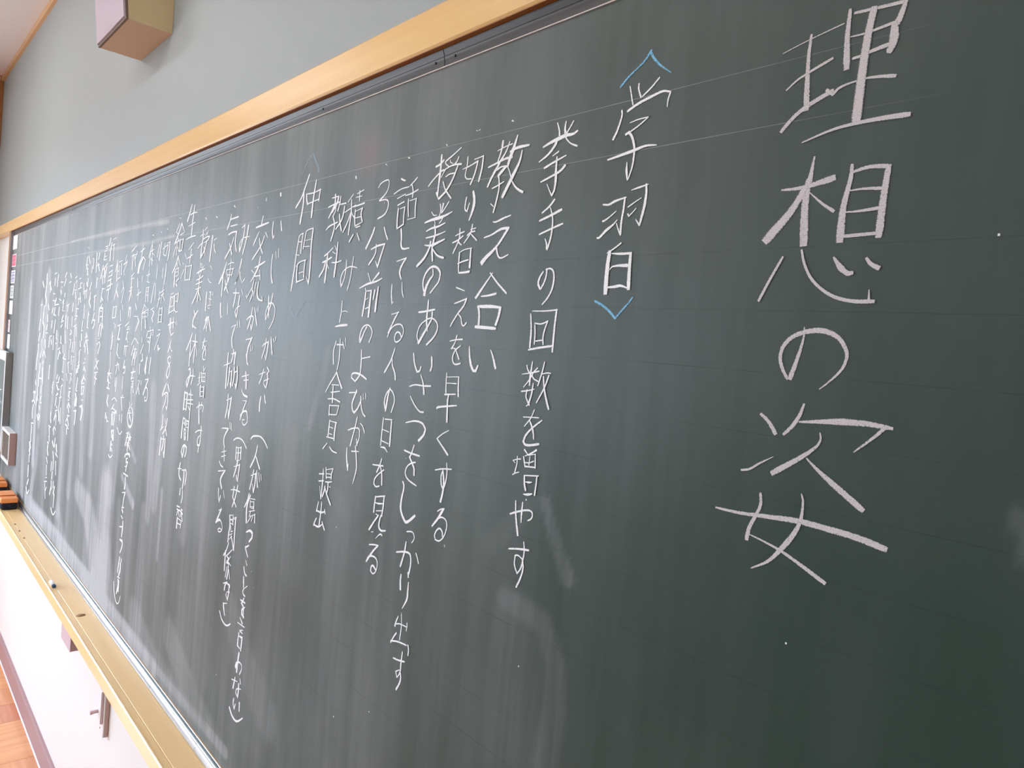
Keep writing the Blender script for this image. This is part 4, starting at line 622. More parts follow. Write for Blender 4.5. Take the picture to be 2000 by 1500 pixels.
p,せ|39 36:-18465 -71 -18243 -15 -18020 16|54 62:-18287 94 -18276 -126|53 53:-18099 111 -18069 -107|43 42:-17945 18 -17927 -30|42 42:-17855 33 -17828 -39|35 34:-18465 -71 -18205 -14 -18020 16|62 67 44 24:-18325 93 -18340 -104 -18197 -307 -18003 -232|53 53:-18099 111 -18089 -101
p,ん|48 62:-18170 -428 -18236 -565 -18341 -707|54 33 36:-18219 -552 -18143 -634 -18075 -679 -18024 -651
p,8|32 51 44:-18095 -844 -18181 -807 -18324 -866 -18286 -949 -18130 -1036 -18113 -1194 -18256 -1341|56 43:-18256 -1341 -18353 -1263 -18269 -1108 -18094 -936
p,分|48 60:-18289 -1455 -18521 -1750|40 45:-18185 -1482 -18016 -1625|52 75:-18303 -1481 -18428 -1629 -18535 -1777|54 66:-18165 -1480 -18016 -1625|52 37:-18420 -1752 -18258 -1680 -18117 -1696|76 57 42:-18117 -1696 -18073 -1888 -18128 -2078 -18202 -2013|60 49:-18243 -1746 -18270 -1885 -18421 -2101
p,以|55 64:-18368 -2243 -18366 -2430 -18416 -2561|43 28:-18503 -2623 -18268 -2503|42 42:-18191 -2320 -18131 -2411|62 51:-18022 -2286 -18107 -2518 -18308 -2683|55 68:-18134 -2485 -17993 -2674
p,内|62 84:-18402 -2796 -18420 -2986 -18451 -3204|30 29:-18377 -2817 -18085 -2786|77 84:-18085 -2786 -18077 -2994 -18088 -3205|70 67:-18216 -2731 -18217 -2905 -18297 -3079|67 52:-18113 -3185 -18151 -3105
.,点|28 25:-19077 2281 -19000 2261
.,点|36 34:-19551 2231 -19494 2217
.,点|26 34:-20289 2202 -20152 2187
.,点|23 23:-21965 2086 -21881 2075
.,点|35 28:-27460 2224 -27346 2210
q,切|35 31:-19294 1800 -18946 1883|57 46 26:-19157 1919 -19205 1770 -19220 1657 -19046 1612|22 19:-18996 1923 -18779 1937|64 72 55:-18779 1937 -18777 1751 -18861 1505|62 55:-18903 1869 -19008 1623
q,ル|67 59:-19614 1917 -19717 1626|76 102:-19455 1960 -19548 1542
q,り|61 69:-19647 1417 -19676 1083|58 58:-19180 1302 -19192 1087|57 73 47:-18939 1408 -18946 1170 -19046 896
q,替|49 49:-19075 845 -19058 681|36 29:-19331 694 -18979 782|28 28:-19194 643 -18959 694|67 58:-19343 745 -19320 554|32 25:-19421 534 -19221 580|37 42:-19076 669 -18878 518|56 48:-19111 643 -19156 479|57 50:-19314 528 -19441 348|75 75:-19243 313 -19268 -32|24 24:-19222 313 -18999 335|66 74:-18999 335 -18997 1|25 23:-19208 160 -19022 164|32 26:-19249 -25 -18984 1
q,え|33 33:-19246 -217 -19060 -210|42 31:-19315 -379 -19062 -292|57 51:-19062 -292 -19431 -707|90 44:-19154 -614 -19134 -703 -18998 -657
r,体|65 74:-20203 2026 -20449 1641|64 82:-20340 1756 -20349 1412|39 26:-20301 1781 -20045 1822|62 71:-20200 1921 -20155 1446|38 31:-20179 1736 -19963 1662|50 40:-20231 1580 -20088 1536
r,を|32 29:-20563 1158 -20229 1191|63 72:-20343 1293 -20414 1015|28 33:-20503 1003 -20245 973
r,育|32 26:-20486 836 -20241 861|74 83:-20484 829 -20496 495|73 82:-20301 828 -20290 496|20 20:-20462 736 -20305 748|20 20:-20462 642 -20305 656
r,ー|67 76:-19817 942 -19992 472|61 69:-19686 940 -19679 539
r,館|62 55:-20566 400 -20742 155|36 31:-20566 400 -20334 296|33 29:-20678 183 -20194 285|72 72:-20194 285 -20179 127|26 22:-20742 155 -20266 204|22 21:-20652 76 -20239 92|84 75:-20705 102 -20664 -262|63 72:-20468 281 -20353 -197|19 19:-20642 36 -20549 38|62 62:-20303 -22 -20259 -207
r,守|57 49:-19907 -169 -19864 -259|34 31:-20124 -295 -19630 -224|68 68:-19630 -224 -19662 -368|74 66:-20102 -294 -20160 -429|37 29:-20066 -445 -19779 -432|68 79 62:-19786 -308 -19856 -573 -19845 -809|55 47:-20046 -530 -19925 -564
r,を|35 29:-19968 276 -19717 331|25 60 59:-19833 265 -19668 215 -19828 56 -19719 -32
r,図|33 19:-21451 71 -21132 79|45 84 51:-21132 79 -20981 -41 -21233 -310|88 89 55:-19988 -962 -20137 -1291 -20047 -1377|81 63:-20029 -978 -20025 -1375|94 69:-19677 -955 -19741 -1339
r,る|62 61:-20632 -883 -20409 -641|61 66 39:-20440 -898 -20382 -1042 -20534 -1093|66 75:-20611 -1166 -20596 -1422|64 64:-20566 -474 -20540 -581
r,る|32 29:-20034 -1528 -19772 -1492|73 87:-19772 -1492 -20124 -1916|33 56 18:-20021 -1773 -19853 -1717 -19734 -1836 -19779 -2025 -19949 -2070 -19993 -1982 -19882 -1970
r,で|19 19:-20693 -1614 -20529 -1599|54 70:-20527 -1606 -20751 -1967|59 67:-20575 -1800 -20482 -1946|55 55:-20389 -1593 -20366 -1685
s,授|53 43:-22098 1860 -21701 1996|34 27:-22092 1732 -21545 1766|93 93:-21944 1755 -21974 1361|73 73:-21776 1692 -21667 1451|55 55:-21559 1822 -21719 1662
s,あ|51 42:-21238 1808 -20878 1894|65 75:-21035 1956 -21135 1681|52 84 109:-20940 1660 -21224 1452 -21324 1262|109 25 59:-21373 1263 -21286 1508 -20988 1662 -20754 1572 -20908 1334
s,い|65 102:-21381 1097 -21304 883|57 57:-20930 1131 -20921 995
s,さ|48 40:-21345 648 -20978 737|68 78:-21209 792 -21190 518
s,業|45 35:-22002 1164 -21719 1257|31 27:-22010 1094 -21735 1117|42 35:-22024 839 -21825 866|44 34:-22106 754 -21855 781|93 112:-21936 1106 -21922 739|93 112:-21922 739 -22046 513|54 53:-21889 711 -21784 599
s,つ|62 96:-21437 419 -21278 276
s,体|48 28 39:-21512 -698 -21255 -519 -20907 -640|85 77:-21303 -729 -21443 -974|36 33:-21234 -808 -20991 -795|102 109:-21136 -803 -21204 -1028|87 87:-21058 -1019 -20995 -877|83 74:-21252 -934 -21353 -1233|73 73:-21076 -1047 -21132 -1217
s,育|50 49:-21398 -1460 -20990 -1392|69 69:-21203 -1333 -21201 -1444|99 99:-21243 -1475 -21332 -1622|37 34:-21336 -1608 -21045 -1569|34 28:-21290 -1688 -21074 -1654|28 25:-21273 -1756 -21080 -1731|98 98:-21232 -1822 -21244 -1976|95 95:-21140 -1688 -21052 -1943|30 25:-21229 -1835 -21082 -1821
s,)|59 59:-21206 -2028 -21183 -2220
s,(|68 50:-21096 -2266 -21240 -2394|56 56:-21324 -2263 -21272 -2369
s,大|43 71 91:-21004 -2435 -21223 -2364 -21390 -2509 -21448 -2685 -21329 -2852 -21136 -2910 -20962 -2803 -20916 -2590 -21007 -2422|36 30:-21401 -2567 -21058 -2518|78 68:-21241 -2491 -21264 -2704|56 71:-21211 -2613 -21076 -2749
s,教|50 50:-21415 -3124 -21197 -3072|37 39:-21411 -3243 -20948 -3161|93 94:-21243 -3093 -21448 -3404|106 106:-21086 -3112 -21007 -3225|70 65:-21038 -3202 -21310 -3439|97 97:-21318 -3202 -21463 -3449|39 33:-21327 -3371 -21081 -3334|106 88:-21172 -3376 -21233 -3539|92 101:-21115 -3199 -21214 -3410|66 72:-21141 -3399 -20963 -3503
s,室|73 48 102:-21434 -3769 -21349 -3692 -21005 -3634 -20969 -3677|80 70:-21219 -3593 -21202 -3660|38 38:-21270 -3798 -21126 -3759|109 57 29:-21267 -3811 -21271 -3896 -21103 -3853|69 63:-21099 -3866 -21177 -3964|42 39:-21343 -4022 -21146 -3986|90 90:-21198 -3982 -21242 -4116
s,で|61 57:-21448 -4225 -21007 -4233|70 76 77:-21222 -4295 -21206 -4461 -21271 -4614|85 109:-21221 -4604 -21199 -4487
s,き|36 33:-21443 -4763 -21146 -4694|75 70 66:-21145 -4701 -21255 -4879 -21300 -5115|56 47:-21368 -5158 -21192 -5126|109 109:-21326 -5220 -21262 -5262|51 68:-21388 -5390 -21244 -5434
s,さ|47 49:-21464 -5714 -21163 -5648|79 109 65:-21173 -5509 -21174 -5707 -21222 -5931
s,つ|62 83 49:-21353 -6042 -21117 -6032 -21090 -6137 -21263 -6389
s,は|81 92 75:-21257 -6515 -21325 -6769 -21359 -6950|102 92:-21094 -6533 -21084 -6573|91 109 74:-21144 -6646 -21128 -6812 -21256 -7034|43 42:-21347 -7080 -21099 -7047|100 109 62:-21245 -7141 -21212 -7268 -21354 -7552|78 109:-21157 -7149 -21173 -7416
s,)|60 68 33 42:-21679 -7317 -21567 -7572 -21341 -7765 -21165 -7777 -21024 -7663 -20939 -7501
t,個|85 75:-23567 1656 -23721 1361|118 118:-23569 1552 -23534 1088|30 29:-23411 1606 -23028 1637|77 99:-23117 1552 -23069 1257|79 79:-23352 1486 -23319 1248|33 33:-23456 1340 -23317 1351|51 46:-23400 1123 -23158 1171
t,ス|50 41:-22887 1516 -22505 1605|74 66:-22532 1606 -22791 1353|70 71:-22626 1768 -22698 1626|53 46:-22838 1325 -22730 1221
t,人|80 71:-23417 967 -23705 518|92 99:-23477 758 -23293 602|61 60:-22846 1034 -22684 829|55 41:-22726 887 -22960 727|70 71:-22657 828 -22834 450
t,ロ|82 94:-23704 292 -23742 -11|31 27:-23700 277 -23336 327|91 91:-23362 319 -23401 27|47 31:-23738 -26 -23451 -4
t,ー|65 86:-22884 215 -22809 -77|60 60:-22729 363 -22668 233
t,の|82 62:-22036 58 -21993 300 -21860 288 -21848 34
t,全|51 42:-22283 -220 -21919 -95|39 35:-22062 -256 -21862 -221|40 36:-22126 -315 -21822 -276|23 23:-22082 -385 -21926 -379|88 70:-21978 -381 -22110 -586|60 52:-22042 -540 -21907 -662|43 34:-22221 -778 -21882 -760|83 83:-22165 -789 -22193 -992|84 84:-22030 -796 -22025 -1025
t,ッ|38 38:-23553 -172 -23487 -200|80 68:-23364 -226 -23373 -301
t,を|46 39:-23073 -246 -22728 -176|69 88:-22882 -225 -22832 -312|93 107 41:-22859 -313 -22978 -612 -22755 -609
t,向|31 27:-23705 -600 -23484 -545|81 116 89:-23627 -445 -23593 -685 -23672 -946
t,し|77 86 41:-22940 -757 -22984 -1026 -22822 -1104|30 21:-22785 -1138 -22590 -1140|82 82:-23674 -1052 -23622 -1473
t,か|29 25:-23060 -1386 -22656 -1313|71 72:-22829 -1296 -22947 -1600|83 72:-22707 -1331 -22643 -1473
t,る|64 77 68 33:-22094 -1172 -22201 -1381 -21996 -1351 -22015 -1481 -22162 -1536
t,り|79 90:-22965 -1750 -22951 -1956|87 98:-22802 -1721 -22847 -2094|74 74:-22159 -1651 -22155 -1982
t,(|35 34 40:-23171 -2395 -22905 -2307 -22658 -2383
t,全|64 58:-23158 -2663 -22911 -2500|56 51:-23053 -2621 -22584 -2668|39 35:-23078 -2743 -22634 -2689|33 32:-23067 -2787 -22572 -2711|114 114:-23087 -2819 -23047 -3083|113 113:-22939 -2830 -22907 -3064|115 108:-22749 -2792 -22792 -3063
t,分|29 20:-22283 -2226 -21888 -2191|49 56:-22037 -2128 -22189 -2274|70 90:-22155 -2299 -22038 -2545
t,か|74 74:-22262 -2731 -22229 -2857|73 73:-22002 -2684 -22005 -2885
t,)|53 34 35:-22415 -3100 -22128 -3249 -21888 -3128
t,静|67 59:-22973 -3252 -22795 -3271|116 115:-22990 -3299 -22821 -3498|115 115:-22774 -3239 -22738 -3485|30 35:-22963 -3400 -22713 -3363|51 73:-22994 -3613 -22835 -3663
t,か|60 53:-22951 -3443 -22718 -3453|111 116:-22969 -3595 -22993 -3837|38 32:-22947 -3681 -22807 -3659|80 79:-22959 -3742 -22790 -3834
t,)|54 41 43:-23156 -3999 -22965 -4050 -22734 -3936
u,所|43 36:-25143 2136 -24799 2142|98 88:-24548 2353 -24680 2160|33 29:-24234 2305 -23862 2344|37 37:-25030 2068 -24816 2089|44 40:-25192 1728 -24879 1741|85 99 99:-24388 2206 -24449 1979 -24467 1703|46 38:-24248 2130 -23989 2163|84 96:-24095 2115 -24072 1689|114 114:-25147 1916 -25197 1744|34 30:-25093 1835 -24906 1843|31 28:-25201 1997 -24890 2014
u,信|58 53:-24780 1605 -25240 1429|125 108:-25270 1541 -25464 1180|124 124:-25063 1488 -25059 1236|123 119:-24809 1481 -24927 1218|33 33:-25097 1379 -24847 1388|34 34:-25080 1315 -24893 1327|125 125:-25248 1224 -25192 1017|110 110:-24982 1188 -24943 1046
u,言|52 45:-24417 1516 -24093 1545|46 41:-24486 1318 -24141 1387|107 95:-24107 1370 -24135 1249|49 41:-24515 1195 -24135 1249|48 43:-24575 1072 -24162 1127|121 110:-24219 1113 -24222 899|56 47:-24591 902 -24006 988|55 47:-24624 793 -24210 853|98 98:-24372 777 -24390 499
u,に|46 29:-25207 835 -24922 849|116 125:-25205 827 -25267 462|60 86:-25237 589 -25047 487
u,自|64 64:-25079 369 -25304 239|126 126:-25398 222 -25387 -178|32 84 124:-25402 238 -24949 244 -24942 -134|50 43:-25250 160 -25083 147|48 44:-25230 -30 -25040 -10
u,分|70 63:-25049 -216 -25212 -332|103 103:-24917 -228 -24819 -350|125 125:-25217 -316 -25269 -605|124 114:-24959 -308 -25006 -610
u,の|41 35:-25240 -708 -25111 -702|46 29 73:-25420 -900 -25115 -805 -25029 -880|93 84:-25025 -896 -25214 -1161
u,次|45 37:-25242 -1419 -25024 -1372|84 83:-25395 -1349 -25299 -1455|66 67:-25168 -1445 -25543 -1666|56 62:-25338 -1554 -25078 -1654|47 36:-25508 -1792 -25056 -1732|84 84:-25273 -1789 -25402 -1929|66 50:-25435 -1932 -25125 -1961|76 77:-25286 -1983 -25378 -2136
u,挙|40 36:-23869 -1675 -23429 -1639|112 112:-23690 -1554 -23721 -1663|119 119:-23772 -1698 -23813 -1884|66 52:-23654 -1688 -23448 -1791|43 39:-23712 -1921 -23498 -1939|106 95:-23694 -1874 -23668 -2084|64 57:-23844 -2109 -23512 -2107
u,し|81 107 68:-23638 -2309 -23738 -2503 -23584 -2623|119 119:-23790 -2876 -23791 -2983|89 37:-23648 -2950 -23583 -3079 -23439 -3052
b,<>|74 73:-24532 452 -24480 142|51 52:-24243 408 -24416 252
v,給|129 124:-26180 1959 -26163 1404|115 116:-25839 1944 -25900 1802|111 101:-25957 1642 -25730 1426|39 39:-26075 1581 -25750 1619|128 128:-25962 1172 -25958 912|40 33:-26699 1831 -26557 1826|113 113:-26543 1776 -26544 1528|114 100:-26691 1549 -26715 1384|37 37:-25962 1172 -25856 1154|105 93:-26845 836 -26620 1050|51 43:-26210 587 -25881 636|124 124:-26076 604 -26095 424|113 101:-26669 719 -26839 435
v,食|124 128:-26072 587 -26100 195|85 101:-26693 552 -26839 435 -26608 254|98 87:-26029 66 -26287 -252|33 93 51:-26141 -150 -25897 -160 -25954 -324 -26133 -428|39 35:-26833 33 -26680 3|131 130:-26842 66 -26858 -387|41 48:-26925 -406 -26735 -433
v,時|132 111:-26936 -625 -26830 -738|65 52:-27048 -748 -26772 -685|44 37:-26948 -836 -26589 -819|105 96:-26941 -861 -27149 -1041|131 130:-26792 -871 -26544 -1225|132 132:-26993 -1066 -26949 -1216
v,間|56 50:-26960 -1436 -26841 -1462|40 40:-27131 -1617 -26885 -1566|125 113:-26951 -1723 -27000 -1811|83 92:-26914 -1720 -26731 -1841
v,合|90 91:-26937 -2026 -27209 -2254|70 69:-26937 -2026 -26686 -2123|56 48:-27121 -2297 -26802 -2234|132 132:-27055 -2393 -27065 -2616|31 28:-27057 -2385 -26735 -2338|91 104:-26764 -2366 -26851 -2577|57 46:-27097 -2636 -26846 -2593
v,う|52 41:-27007 -2814 -26859 -2806|37 131 97:-27202 -3058 -26871 -3019 -26792 -3162 -26965 -3473
w,目|88 78:-27300 1921 -27053 1693|134 134:-27509 1878 -27524 1674|114 113:-27505 1606 -27277 1329|32 31:-27665 1645 -27296 1650|32 32:-27550 1505 -27257 1514|44 40:-27426 1332 -27272 1312|125 98:-27342 1042 -27202 939|133 118:-27155 1158 -27170 956|49 41:-27563 771 -27200 804|133 133:-27274 804 -27210 584|134 134:-27468 703 -27461 549|135 135:-27708 1012 -27656 703
w,に|134 134:-27462 294 -27461 -99|134 131:-27562 -273 -27638 -533|48 45:-27636 -542 -27445 -543|135 134:-27631 -688 -27587 -841|135 122:-27752 -935 -27673 -1069|45 38:-27710 -1209 -27525 -1181|135 135:-27766 -1282 -27714 -1590|135 135:-27780 -1629 -27727 -1677|53 49:-27894 -1776 -27635 -1723|107 99:-27697 -1779 -27954 -1973
w,て|64 55:-27954 -1973 -27843 -1947|135 136:-27772 -2184 -27902 -2544|53 46:-27887 -2595 -27731 -2588|136 135:-27885 -2735 -27811 -2849|136 136:-27917 -2896 -27982 -3078|135 135:-27724 -2875 -27822 -3077|58 46:-27994 -3308 -27652 -3249|135 135 112:-27756 -3296 -27763 -3541 -27827 -3725
x,字|50 44:-32874 1456 -32468 1500|153 153:-32139 1393 -32208 1243|153 153:-32233 1138 -32220 1009|155 146:-32690 1262 -32711 1049|106 92:-30648 1465 -30867 1301|101 94:-30682 1230 -30936 997|46 39:-31593 1130 -31142 1124|42 42:-31421 944 -31304 932|106 105:-29943 1405 -29799 1271|47 41:-30054 1088 -29756 1128|63 47:-29134 1238 -28858 1297|51 45:-28443 1195 -28216 1223|76 76:-28987 1075 -28813 1148
x,字|38 31:-28261 1056 -27979 1048|129 129:-28255 1035 -28277 952|42 37:-28579 849 -28077 908|43 38:-29111 830 -28863 823|121 112:-29216 1014 -29365 680|128 127:-28979 722 -28879 551|120 119:-28250 700 -28076 429|39 37:-28479 511 -28245 522|130 102:-28336 511 -28378 332
x,字|161 144:-35307 1177 -35035 984|162 162 162:-34460 1464 -34404 1103 -34469 905 -34568 606|162 161 161:-34492 582 -34301 409 -34374 234|159 158:-33645 1156 -33591 803|118 103:-33825 1121 -33354 850|53 43:-32930 693 -32565 692|150 150:-31405 715 -31487 795|147 147:-30728 680 -30761 612
x,字|48 47:-32905 430 -32536 420|153 154:-32320 492 -32509 338|62 60:-32542 255 -31787 298|51 48:-31734 495 -31374 440|129 118:-30876 454 -31016 374|145 125:-30892 329 -30982 90|46 52:-29873 328 -30269 246|122 101:-30009 260 -30059 83|141 130:-29210 335 -29239 97|53 42:-28719 180 -28284 176|105 105:-28612 150 -28646 -63|53 49:-28740 -76 -28399 -79
x,字|155 155:-32803 120 -32940 -25|154 154:-32444 137 -32547 -101|69 62:-32615 -79 -32170 -152|55 49:-35464 222 -35057 252|162 163 163:-34620 169 -34690 -20 -34748 -247|151 132:-33787 241 -33602 72|150 151:-31623 149 -31664 -83|50 40:-30807 59 -30643 62
x,字|163 163 162 162:-34654 -124 -34750 -439 -34463 -681 -34536 -1059|165 166:-35324 -379 -35462 -792|159 159:-33843 -169 -33737 -387|159 159:-33776 -559 -33856 -709|42 37:-33997 -875 -33546 -857|155 155:-32821 -386 -32873 -603|153 153:-32230 -334 -32327 -773|147 140:-30803 -126 -30981 -266|69 55:-31063 -359 -30641 -291|93 82:-30865 -456 -31117 -544|145 145:-30264 -114 -30256 -481|144 134:-29927 -172 -29871 -524|141 141:-29216 -144 -29178 -435
x,字|71 60:-28798 -209 -28619 -151|50 47:-28920 -459 -28505 -371|114 105:-28667 -482 -28723 -783|105 96:-28480 -455 -28440 -750|89 77:-29333 -592 -29219 -631|99 76:-29384 -757 -29206 -674|55 44:-29433 -934 -29178 -933|123 113:-28723 -783 -28669 -962|127 102:-29208 -999 -29344 -1223|137 118:-28845 -1035 -28863 -1304|123 104:-28557 -1010 -28613 -1311|85 85:-27514 -227 -27618 -498|48 37:-27652 -540 -27468 -544
x,字|151 151:-31805 -730 -31818 -870|104 92:-31850 -953 -31708 -1028|58 42:-31892 -1189 -31658 -1183|148 148:-30947 -902 -30945 -1084|50 41:-31049 -1112 -30759 -1143|62 53:-31358 -1392 -30988 -1303|148 134:-31056 -1444 -31253 -1720|76 65:-30990 -1474 -30810 -1509|128 118:-30251 -670 -30075 -1064|146 146:-30459 -1217 -30390 -1438|145 144:-30149 -1513 -30274 -1633|101 101:-29365 -1322 -29333 -1593
x,字|165 166:-35261 -963 -35451 -1227|166 166:-35451 -1432 -35440 -1868|49 49:-33063 -970 -32698 -943|155 155:-32761 -1125 -32665 -1228|156 157:-33105 -1033 -33184 -1363|154 153:-32385 -965 -32299 -1410|163 163:-34695 -1192 -34668 -1467|160 150:-34023 -1185 -33867 -1448|162 163:-34567 -1562 -34797 -1891|155 140:-34135 -1637 -34349 -1799|109 85:-34000 -1641 -33663 -1854
x,字|166 166 167:-35470 -1784 -35592 -2049 -35670 -2442|114 97:-34127 -2050 -34242 -2108|163 163 164 163:-34765 -2183 -34793 -2502 -34911 -2765 -34875 -3066|161 160 160:-34167 -2327 -34083 -2569 -34032 -2913|77 75:-34911 -2765 -34029 -2726|164 164:-34986 -3153 -34882 -3448|161 161:-34187 -3052 -34235 -3306|166 166:-35557 -2963 -35446 -3069|81 53:-35835 -3417 -35401 -3399|155 155:-32741 -2122 -32776 -2581
x,字|126 116:-30228 -1779 -30277 -2141|40 35:-30384 -2149 -30111 -2150|68 71 40:-30379 -1643 -30100 -1670 -29890 -1656|54 48:-29536 -1774 -29245 -1710|114 95:-29431 -1778 -29285 -2083|109 89:-28955 -1496 -28924 -1763|47 38:-28753 -1505 -28510 -1489|93 84:-28630 -1582 -28723 -1931|39 36:-29072 -2110 -28725 -2087|81 73:-28766 -2117 -28968 -2447|93 93:-29519 -2168 -29402 -2377|63 63:-28780 -2236 -28654 -2322
x,字|54 41:-27944 -1766 -27634 -1702|47 41:-27966 -1852 -27704 -1780|136 111:-28048 -1900 -28064 -2006|40 35:-27976 -1978 -27791 -1963|127 111:-27776 -2170 -27907 -2527|43 38:-27933 -2603 -27744 -2595|107 108:-26909 -1994 -27032 -2187|67 62:-26947 -2017 -26739 -2121|49 40:-27094 -2285 -26797 -2227|96 87:-27109 -2388 -27048 -2597|52 45:-27128 -2636 -26824 -2594
x,字|138 138:-31165 -2350 -31241 -2471|147 147:-30806 -2400 -30884 -2509|60 60:-31246 -2633 -30863 -2576|149 148:-31165 -2707 -30947 -2846|57 53:-30668 -2830 -30947 -2846|41 40:-30361 -2395 -30015 -2454|89 72:-30129 -2610 -30375 -2700|145 145:-30300 -2761 -30316 -2886|145 145:-30369 -2891 -30331 -3011|69 57:-30468 -3105 -30203 -3065|97 86:-30956 -2996 -31098 -3091|151 142:-31823 -2674 -31942 -2862|144 111:-31876 -2879 -31929 -3084|54 47:-29015 -2625 -28720 -2596|54 48:-28983 -2730 -28734 -2715|88 97:-28874 -2751 -28888 -2871|68 68:-29037 -2887 -28866 -2945
x,字|69 58:-35940 -3471 -35372 -3413|167 167:-35648 -3459 -35677 -3652|101 90:-36095 -3871 -35736 -3762|122 104:-35736 -3762 -35399 -3880|167 167 167:-35747 -4006 -35847 -4278 -35763 -4511|87 68:-35965 -4782 -35489 -4718|167 167 167 167:-35827 -4885 -35814 -5058 -35837 -5270 -35800 -5509|168 167:-36059 -5636 -35847 -5935|164 163:-34944 -3540 -34852 -3666|157 145:-34138 -3455 -34263 -3618|67 56:-34318 -3725 -33967 -3685|161 161:-34356 -3880 -34228 -3982|136 161 72:-34684 -4273 -34448 -4411 -34133 -4254 -34438 -4175|164 164:-35064 -3604 -35068 -3860
x,字|88 75:-30877 -3004 -31155 -3093|148 149:-31116 -3212 -31193 -3452|113 98:-30946 -3500 -30858 -3535|67 59:-31121 -3674 -30760 -3600|148 149:-31018 -3754 -31244 -4013|54 47:-31068 -3837 -30841 -3823|134 104:-30933 -3896 -30884 -4165|145 145:-30339 -2813 -30350 -3010|72 65:-30538 -3120 -30189 -3053|143 131:-30384 -3133 -30547 -3559|146 146 146:-30537 -3588 -30409 -3754 -30389 -3933|145 145:-30197 -3488 -30147 -3991
x,字|58 52:-29014 -2740 -28781 -2724|59 59:-29032 -2901 -28813 -2950|68 55:-29055 -3048 -28862 -3013|125 111:-28893 -3131 -29115 -3301|123 123:-28884 -3159 -28687 -3251|140 139:-28899 -3334 -28799 -3437|59 49:-29028 -3581 -28628 -3552|87 81:-28883 -3606 -29167 -3802|134 123:-28919 -3712 -28727 -3888|93 75:-29199 -3923 -28841 -3962|75 66:-28903 -3985 -28689 -4013|140 140:-28947 -4063 -28904 -4202|102 91:-28996 -2796 -28900 -2887
x,字|152 152 151:-31933 -3866 -31955 -4042 -31827 -4183|93 84:-32174 -4371 -31840 -4389|152 152:-32060 -4467 -31950 -4672|63 53:-32079 -4778 -31883 -4749|152 152:-31939 -4828 -31914 -4903|65 55:-32204 -5027 -31962 -5005|152 152:-32104 -5075 -32102 -5329|149 43 107:-31274 -4404 -31087 -4254 -30900 -4351|149 149:-31169 -4482 -31150 -4541|149 147:-31284 -4855 -31005 -4981|147 147:-30827 -4693 -30857 -4958|146 146:-30569 -4898 -30440 -5059
x,字|136 135:-27958 -2732 -27798 -2841|130 119:-27855 -2861 -27972 -3112|135 123:-27728 -2861 -27733 -3057|56 48:-27976 -3098 -27819 -3087|57 48:-28044 -3303 -27677 -3245|132 130 93:-27734 -3266 -27765 -3479 -27824 -3710|37 34:-27809 -2591 -27715 -2589|56 47:-27112 -2638 -26853 -2597|49 40:-26999 -2816 -26823 -2801|41 131 75:-27232 -3061 -26881 -3014 -26827 -3197 -26991 -3462
x,字|168 167 168:-35966 -5610 -35774 -5767 -36046 -5950|168 157:-35884 -6017 -35796 -6073|168 168 168:-35964 -6171 -35947 -6402|168 168 168:-36003 -6622 -35978 -6876 -35985 -7041|167 168:-35800 -7170 -36057 -7407|169 75 90:-36202 -7578 -35918 -7779 -35521 -7557|79 79:-32235 -5016 -32011 -5024|152 153 152:-32096 -5100 -32133 -5318 -31974 -5461|123 122:-32197 -5625 -31978 -5778|152 152:-32095 -5926 -32046 -6235|59 50:-32164 -6385 -31901 -6335|72 54:-32326 -6576 -31854 -6473|106 107:-31884 -6712 -32047 -6893|126 126:-32188 -6645 -31966 -7131
x,字|146 146:-30525 -4875 -30408 -5079|118 94:-30576 -5188 -30251 -5255|136 135:-30476 -5495 -30339 -5916|148 148:-31081 -5230 -30911 -5428|149 149:-31208 -5644 -31224 -5916|148 148:-30879 -5525 -30888 -5813|148 148:-30943 -5967 -30978 -6179|148 148:-31032 -6334 -30955 -6566|148 141:-31055 -6586 -31190 -6821|147 147:-30632 -6277 -30630 -6440|146 146 145:-30382 -6410 -30512 -6640 -30330 -6724|145 146:-30366 -6772 -30404 -7125|113 63 64:-30775 -7269 -30359 -7420 -29968 -7210"""
writing(INK, cb)
bm = bmesh.new()                                        # crumbs of chalk on the surface
for _ in range(26):
    x, z = random.uniform(-1.6, 0), random.uniform(-.7, .33); s = random.uniform(.0003, .0008)
    box(bm, x-s, x+s, -.0004, -.0001, EYE+z-s*1.3, EYE+z+s)
tag(obj('chalk_specks', bm, M['chalkstick'], cb), kind='stuff')

# ---- chalk tray: plank with a groove and a raised front lip
zt = EYE - .869
tp = [(YW-.0005, zt-.036), (YW-.0005, zt-.0008), (-.0105, zt-.0008), (-.0105, zt), (-.0590, zt), (-.0598, zt-.0012), (-.0610, zt-.0012), (-.0618, zt),
      (-.0740, zt), (-.0755, zt+.0014), (-.0780, zt+.0014), (-.0800, zt-.001), (-.0800, zt-.034), (-.0780, zt-.036)]
tray = empty('chalk_tray', (-1.8, 0, zt), 'long pale wooden chalk tray running under the green chalkboard', 'tray')
obj('plank', sweep(tp, XL+.3, X1+.06), M['pine_pale'], tray)
def disc(x, y, rx, ry, h, z, seg=20):
    bm = bmesh.new(); cyl(bm, (0,0,0), 1, 1, 'Z', seg); bmesh.ops.scale(bm, vec=(rx, ry, h), verts=bm.verts); bmesh.ops.translate(bm, vec=(x, y, z), verts=bm.verts); return bm
tag(obj('finger_hole', disc(-2.316, -.044, .011, .0125, .0006, zt+.0002), M['knot'], tray, True), 'dark brown oval notch in the tray')
for x in (-3.438, -3.326, -3.215): obj('screw', disc(x, -.058, .012, .0028, .0010, zt+.0004, 12), M['knot'], tray, True)

